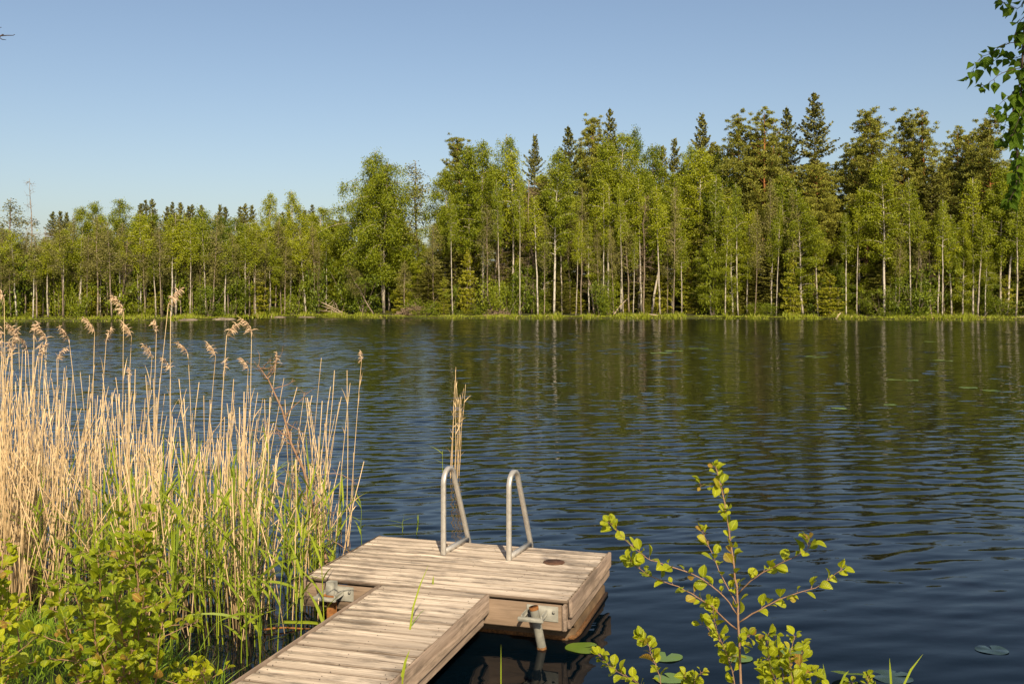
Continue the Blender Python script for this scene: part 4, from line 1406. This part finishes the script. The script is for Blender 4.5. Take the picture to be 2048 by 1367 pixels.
for px, pts, lab in [(1648, [(1652, 1380), (1650, 1350), (1646, 1326)], 'short green blade standing right of the low alder tuft'), (1780, [(1783, 1380), (1781, 1345), (1779, 1315)], 'upright green blade in front of the sunken lily pad'),
                     (1830, [(1806, 1372), (1822, 1338), (1846, 1307)], 'green blade leaning right in front of the sunken lily pad'), (1690, [(1681, 1368), (1690, 1348), (1698, 1340)], 'short curved stalk below the heart-shaped lily pad')]:
    lone([at(u, v, 5.6) for u, v in pts], .006, lab)


# ------------------------------------------------------------------ leafy saplings
def fancy_leaf(mb, p, d, nrm, L, w, prof, rnd, fold=.35, curl=.3):
    """one leaf: base at p, pointing along d, face along nrm; prof gives the half width along its length"""
    d = norm(np.asarray(d, float))
    s = norm(np.cross(d, nrm))
    nn = np.cross(s, d)
    k = len(prof)
    f = np.linspace(0, 1, k)
    V, lu, lv = [], [], []
    for q in range(k):
        c = p + d * L * f[q] + nn * (-curl * L * f[q] ** 2)
        for u in (-1, 0, 1):
            V.append(c + s * u * w * prof[q] + nn * abs(u) * fold * w * prof[q])
            lu.append(u); lv.append(f[q])
    q = np.arange(k - 1)[:, None] * 3
    Fc = np.concatenate([np.concatenate([q, q + 1, q + 4, q + 3], 1), np.concatenate([q + 1, q + 2, q + 5, q + 4], 1)])
    mb.add(V, Fc, rnd, lu, lv)


ALDER = [.10, .55, .86, 1.0, .97, .72, .18]
BIRCH = [.12, .80, 1.0, .80, .50, .22, .02]


def leafy(S, Lf, pts, r, size, step, prof=ALDER, start=.12, droop=.0, tips=True):
    """a stem polyline with leaves set alternately along it"""
    pts = np.asarray(pts, float)
    k = len(pts)
    tt = np.linspace(0, 1, k)
    ft = np.linspace(0, 1, (k - 1) * 3 + 1)
    fine = np.stack([np.interp(ft, tt, pts[:, c]) for c in range(3)], -1)
    fine[1:-1] = (fine[:-2] + 2 * fine[1:-1] + fine[2:]) / 4
    fine[1:-1] += rng.normal(0, .0018, fine[1:-1].shape)
    S.tube(fine, np.linspace(r, r * .28, len(fine)), 6, rng.random())
    Ltot = np.linalg.norm(np.diff(fine, axis=0), axis=1).sum()
    m = max(2, int(Ltot * (1 - start) / step))
    a0 = rng.uniform(0, 6.28)
    for q in range(m + (3 if tips else 0)):
        f = min(.995, start + (1 - start) * (q + rng.uniform(-.3, .3)) / m)
        p = on(fine, f)
        t_ = norm(on(fine, min(f + .03, 1)) - on(fine, max(f - .03, 0)))
        for rep in range(1 if rng.random() < .45 else 2):
            az = a0 + q * 2.4 + rep * 1.3 + rng.normal(0, .4)
            ref = norm(np.cross(t_, [.3, .9, .2]))
            o = ref * math.cos(az) + np.cross(t_, ref) * math.sin(az)
            d = norm(o * rng.uniform(.7, 1.1) + t_ * rng.uniform(.3, .9) + np.array([0, 0, .35 - droop]))
            pet = p + d * size * .28
            S.tube([p, pet], [.0011, .0009], 3, .8, False)
            nr = norm(np.array([0, -.35, 1.0]) + rng.normal(0, .55, 3)) if droop == 0 else norm(rng.normal(0, 1, 3) + np.array([0, -.6, .3]))
            sz = size * rng.uniform(.45, 1.2) * (1 if f < .9 else .75)
            fancy_leaf(Lf, pet, d + np.array([0, 0, -droop]), nr, sz, sz * .42, prof, rng.random(), rng.uniform(.15, .75), rng.uniform(-.1, .55))


def sapling(name, label, paths, z5, D, r, size, step, cat='sapling', jitter=.12, conv=lambda u, v: (1180 + u / 2.928, 900 + v / 2.928)):
    S, Lf = MB(), MB()
    for k, (pts, rad) in enumerate(paths):
        tilt = rng.uniform(-.35, .35)
        dd = 0 if k == 0 else rng.uniform(-.01, .01)
        L = len(pts)
        P = []
        for q, (u, v) in enumerate(pts):
            px, py = conv(u, v)
            depth = D + dd + (0 if k == 0 else tilt * q / max(1, L - 1))
            P.append(at(px, py, depth))
        if k == 0 or pts[0][1] > 1300:           # carry the stem down to the ground
            b = P[0].copy()
            b[2] = float(gz(b[0], b[1])) - .05
            P = [b, (b * .5 + P[0] * .5)] + P
        leafy(S, Lf, P, rad * .8, size, step, start=.34 if k == 0 else .16)
    e = empty(name, (0, 0, 0))
    b = P0 * 0
    link('stem', S.mesh('stem', M['alder_stem'], True), e)
    link('foliage', Lf.mesh('foliage', M['alder_leaf'], True), e)
    tag(e, label, cat)
    return e


sapling('alder_sapling', 'slim young alder with spreading leafy branches, tallest plant before the open water', [
    ([(885, 1367), (870, 1050), (865, 850), (845, 690), (825, 540), (800, 400), (780, 260), (755, 170), (735, 100)], .0085),
    ([(870, 840), (940, 760), (1050, 695), (1140, 645), (1250, 600), (1290, 560), (1272, 515)], .0042),
    ([(875, 1005), (990, 930), (1110, 870), (1230, 830), (1370, 780), (1470, 700)], .0048),
    ([(857, 1045), (750, 950), (650, 870), (560, 815), (430, 765), (290, 705), (240, 650)], .0048),
    ([(860, 960), (790, 860), (690, 770), (560, 705), (380, 650), (310, 620), (240, 555), (150, 460), (110, 420)], .0042),
    ([(858, 900), (800, 790), (740, 670), (700, 560), (660, 480)], .0034),
    ([(850, 1367), (815, 1230), (770, 1130), (730, 1010), (720, 910)], .0045),
    ([(770, 1130), (730, 1080), (660, 1020)], .0025),
    ([(755, 170), (720, 205), (650, 205)], .002), ([(815, 1230), (830, 1200), (870, 1210)], .0022), ([(880, 1150), (900, 1110), (930, 1090)], .0022),
], 0, 4.6, .01, .051, .031)
sapling('alder_sapling', 'low alder shoot with two bent branches in front of the lily pads', [
    ([(425, 1400), (400, 1290), (365, 1210), (335, 1120), (290, 1100)], .004), ([(330, 1400), (260, 1350), (190, 1310), (110, 1260), (60, 1205)], .0038),
    ([(640, 1420), (600, 1370), (650, 1300)], .003), ([(560, 1440), (565, 1380), (560, 1330)], .003)], 0, 4.75, .01, .053, .032)
sapling('alder_sapling', 'low bushy alder tuft with some orange-tinged leaves right of the slim young alder', [
    ([(1190, 1420), (1180, 1300), (1160, 1200), (1200, 1090)], .0042), ([(1110, 1420), (1060, 1290), (1040, 1180), (1040, 1080)], .004), ([(1150, 1420), (1120, 1280), (1090, 1180), (1085, 1095)], .0035),
    ([(1260, 1420), (1250, 1340), (1290, 1290), (1340, 1330)], .0035), ([(1180, 1420), (1210, 1330), (1240, 1240), (1250, 1150)], .0035), ([(1080, 1420), (1030, 1350), (1010, 1250)], .003)], 0, 4.7, .01, .050, .026)
sapling('alder_sapling', 'tiny alder shoot with one round leaf below the heart-shaped lily pad', [
    ([(1640, 1440), (1630, 1370), (1625, 1330)], .003), ([(1560, 1440), (1545, 1390), (1530, 1360)], .003)], 0, 4.9, .01, .046, .05)


def bush(name, label, cx_, tips, D, size, step, base_y=1430):
    S, Lf = MB(), MB()
    for u, v in tips:
        b = at(cx_ + rng.normal(0, 30), base_y, D + rng.normal(0, .1))
        b[2] = float(gz(b[0], b[1])) - .05
        t_ = at(u, v, D + rng.normal(0, .28))
        m1 = b * .6 + t_ * .4 + np.array([rng.normal(0, .04), rng.normal(0, .04), .06])
        m2 = b * .25 + t_ * .75 + np.array([rng.normal(0, .03), rng.normal(0, .03), .03])
        leafy(S, Lf, [b, m1, m2, t_], .006, size, step, start=.42)
        for q in range(2):
            f = rng.uniform(.45, .8)
            s0 = m1 + (t_ - m1) * f
            sd_ = np.array([rng.normal(0, .085), rng.normal(0, .1), rng.uniform(0, .1)])
            leafy(S, Lf, [s0, s0 + sd_ * .6, s0 + sd_], .0028, size, step, start=.2)
    e = empty(name)
    link('stem', S.mesh('stem', M['alder_stem'], True), e)
    link('foliage', Lf.mesh('foliage', M['alder_leaf'], True), e)
    tag(e, label, 'bush')


bush('alder_bush', 'bright yellow-green alder bush growing before the reeds, left of the gangway', 235,
     [(300, 1025), (245, 1035), (265, 1080), (195, 1110), (305, 1100), (110, 1170), (150, 1190), (225, 1165), (290, 1180), (345, 1195), (130, 1240), (190, 1240), (260, 1240), (325, 1245),
      (145, 1300), (205, 1310), (265, 1300), (310, 1310), (230, 1340), (165, 1350), (290, 1350)], 4.9, .054, .031)
bush('alder_bush', 'alder bush cut by the left edge, in front of the plumed reeds', -20, [(10, 1085), (22, 1100), (5, 1160), (35, 1200), (15, 1220), (-20, 1120), (30, 1330), (5, 1290)], 4.9, .054, .036)
bush('alder_bush', 'small alder tuft at the very foot of the gangway', 385, [(395, 1325), (380, 1345), (410, 1340), (365, 1360)], 4.9, .050, .05)


# ------------------------------------------------------------------ lily pads
def pad(px, py, rad, label, group=None, z=.006, tilt=(0, 0), mat='pad', turn=0.0, notch=.32):
    p = onz(px, py, z)
    T = MB()
    k = 30
    an = turn + notch / 2 + (6.283 - notch) * np.arange(k) / (k - 1)
    V = [[0, 0, 0]]
    for rr in (.5, 1.0):
        w_ = 1 + .03 * np.sin(an * 3 + px)
        edge = 1.0 - (.12 * np.exp(-((an - turn - notch / 2) / .25) ** 2) + .12 * np.exp(-((an - turn - 6.283 + notch / 2) / .25) ** 2) if rr == 1.0 else 0)
        V += np.stack([rad * 1.08 * rr * w_ * edge * np.cos(an), rad * .95 * rr * w_ * edge * np.sin(an), .004 * rr * np.sin(an * 4 + px) * rad * 5 * rr], -1).tolist()
    q = np.arange(k - 1)
    n0 = T.n
    T.add(V, np.stack([1 + q, 1 + q + k, 2 + q + k, 2 + q], -1), rng.random())
    T.f.append(np.stack([np.zeros(k - 1, int), 1 + q, 2 + q], -1) + n0)
    tag(link('lily_pad', T.mesh('lily_pad', M[mat], True), None, p, (tilt[0], tilt[1], 0)), label, 'lily pad', group)


pad(1167, 1294, .115, 'yellow-green lily pad floating at the platform corner', turn=.3)
pad(1333, 1312, .098, 'notched lily pad behind the low two-branched alder shoot', turn=1.3, notch=.5)
pad(1340, 1355, .095, 'lily pad nearest the bank, under the notched one', turn=2.0)
pad(1478, 1315, .082, 'lily pad crossed by the thin second stem of the young alder', turn=2.5)
pad(1578, 1302, .082, 'lily pad half hidden behind the bushy alder tuft', turn=.6)
pad(1697, 1345, .10, 'heart-shaped lily pad lifted on a stalk above the water', z=.05, tilt=(-.25, .08), turn=1.0, notch=.55)
pad(1785, 1352, .125, 'dark half-sunken lily pad right of the heart-shaped one', mat='pad_dark', z=.004)
pad(1984, 1298, .10, 'dark half-sunken lily pad lying alone on open water, rightmost of the near pads', mat='pad_dark', z=.004, turn=1.5)
for zx, zy, w_ in [(185, 117, .42), (245, 106, .4), (360, 93, .3), (400, 94, .28), (985, 136, .45), (1565, 58, .3), (1620, 156, .38), (1455, 256, .25), (1375, 254, .2), (1760, 294, .22), (1870, 309, .16), (1895, 310, .15), (1085, 398, .12), (1110, 402, .12), (1100, 396, .1), (1365, 382, .14)]:
    pad(1250 + zx / 2.566, 660 + zy / 2.566, w_, 'small lily pad floating far out on the open lake', 'lily pads far out on the lake', turn=rng.uniform(0, 6))

# ------------------------------------------------------------------ overhanging birch on the right (its trunk stands outside the frame)
S, Lf = MB(), MB()
ob = empty('overhanging_birch')
tag(ob, 'birch outside the frame whose dark leafy twigs hang into the upper right', 'tree')
tx, ty = 4.6, 3.6
tz = float(gz(tx, ty))
trunk = np.array([[tx, ty, tz - .1], [tx + .05, ty, 2.5], [tx - .05, ty + .05, 4.6], [tx, ty, 7.0], [tx + .1, ty, 9.0]])
TR = MB()
TR.tube(trunk, [.13, .11, .09, .06, .02], 10)
hz = lambda zx, zy, D: at(1750 + zx / 2.973, zy / 2.973, D)
limb = np.array([[tx, ty, 4.4], [4.0, 4.3, 4.9], [3.3, 4.8, 4.75], hz(905, -60, 5.0), hz(895, 120, 5.0), hz(882, 250, 5.0), hz(874, 420, 5.0), hz(868, 560, 5.0), hz(850, 700, 5.0), hz(835, 800, 5.0), hz(850, 950, 4.98), hz(840, 1100, 4.96), hz(800, 1200, 4.95)])
TR.m0 = 1
TR.tube(limb, [.03, .022, .014, .008, .007, .006, .005, .0042, .0035, .003, .0025, .002, .0015], 6)
sz = .060
leafy(S, Lf, limb[3:], .004, sz, .030, BIRCH, .0, .55)
leafy(S, Lf, limb[6:] + np.array([.03, .05, 0]), .0015, sz, .026, BIRCH, .0, .55)
leafy(S, Lf, limb[5:], .003, sz, .022, BIRCH, .0, .55)
for tw, D in [([(886, 250), (800, 255), (740, 280), (690, 320), (620, 345), (590, 400), (560, 450)], 5.0), ([(886, 400), (780, 420), (700, 470), (650, 510)], 4.95), ([(900, -10), (850, 60), (800, 30), (755, 10)], 5.05),
              ([(900, 320), (850, 345), (790, 345), (740, 330), (690, 380)], 5.02), ([(880, 480), (820, 560), (760, 600), (720, 640)], 5.0), ([(870, 600), (800, 680), (770, 760), (760, 830)], 5.03), ([(900, 620), (850, 720), (820, 800)], 4.9), ([(890, 100), (850, 140), (840, 200)], 5.0),
              ([(920, 700), (890, 800), (860, 880), (850, 960)], 5.1), ([(850, 1000), (860, 1090), (830, 1150)], 4.95), ([(940, 200), (910, 300), (880, 420), (860, 560), (880, 640)], 5.1), ([(950, 420), (920, 560), (890, 700), (870, 800)], 5.15)]:
    P = [hz(u, v, D + rng.normal(0, .03)) for u, v in tw]
    leafy(S, Lf, P, .0022, sz, .036, BIRCH, .1, .5)
S_me = S.mesh('twigs', M['hang_twig'], True)
link('twigs', S_me, ob)
link('hanging_foliage', Lf.mesh('hanging_foliage', M['hang_leaf'], True), ob)
C = MB()
for k in range(75):                            # the rest of its crown, above and outside the frame
    c = np.array([3.9, 3.0, 5.5]) + rng.normal(0, 1, 3) * np.array([.75, .75, .95])
    if (c[0] - .2) / c[1] < .58 and c[2] < HW + .33 * c[1] + .5: continue
    C.leaves(c + rng.normal(0, .2, (110, 3)), .06, .75)
    q = on(trunk, min(.93, max(.45, (c[2] - .4 - tz) / 8.4)))
    TR.tube([q, q * .5 + c * .5 + np.array([0, 0, .15]), c], [.018, .011, .004], 5)
link('crown', C.mesh('crown', M['hang_leaf']), ob)
link('trunk', TR.mesh('trunk', [M['bark_birch'], M['hang_twig']], True), ob)

# bare twig tip poking in at the upper left
T = MB()
for pts in ([(-160, 60), (-60, 80), (0, 72), (14, 71), (26, 71), (30, 69)], [(-60, 80), (-5, 72), (4, 79), (12, 80)], [(-80, 50), (-10, 56), (3, 55)], [(0, 73), (6, 69), (8, 70)]):
    T.tube([at(u, v, 5.0 + .02 * i) for i, (u, v) in enumerate(pts)], np.linspace(.004, .0012, len(pts)), 4, .2)
tag(link('bare_twig', T.mesh('bare_twig', M['hang_twig'])), 'thin bare twig tip poking in against the sky at the upper left', 'twig')
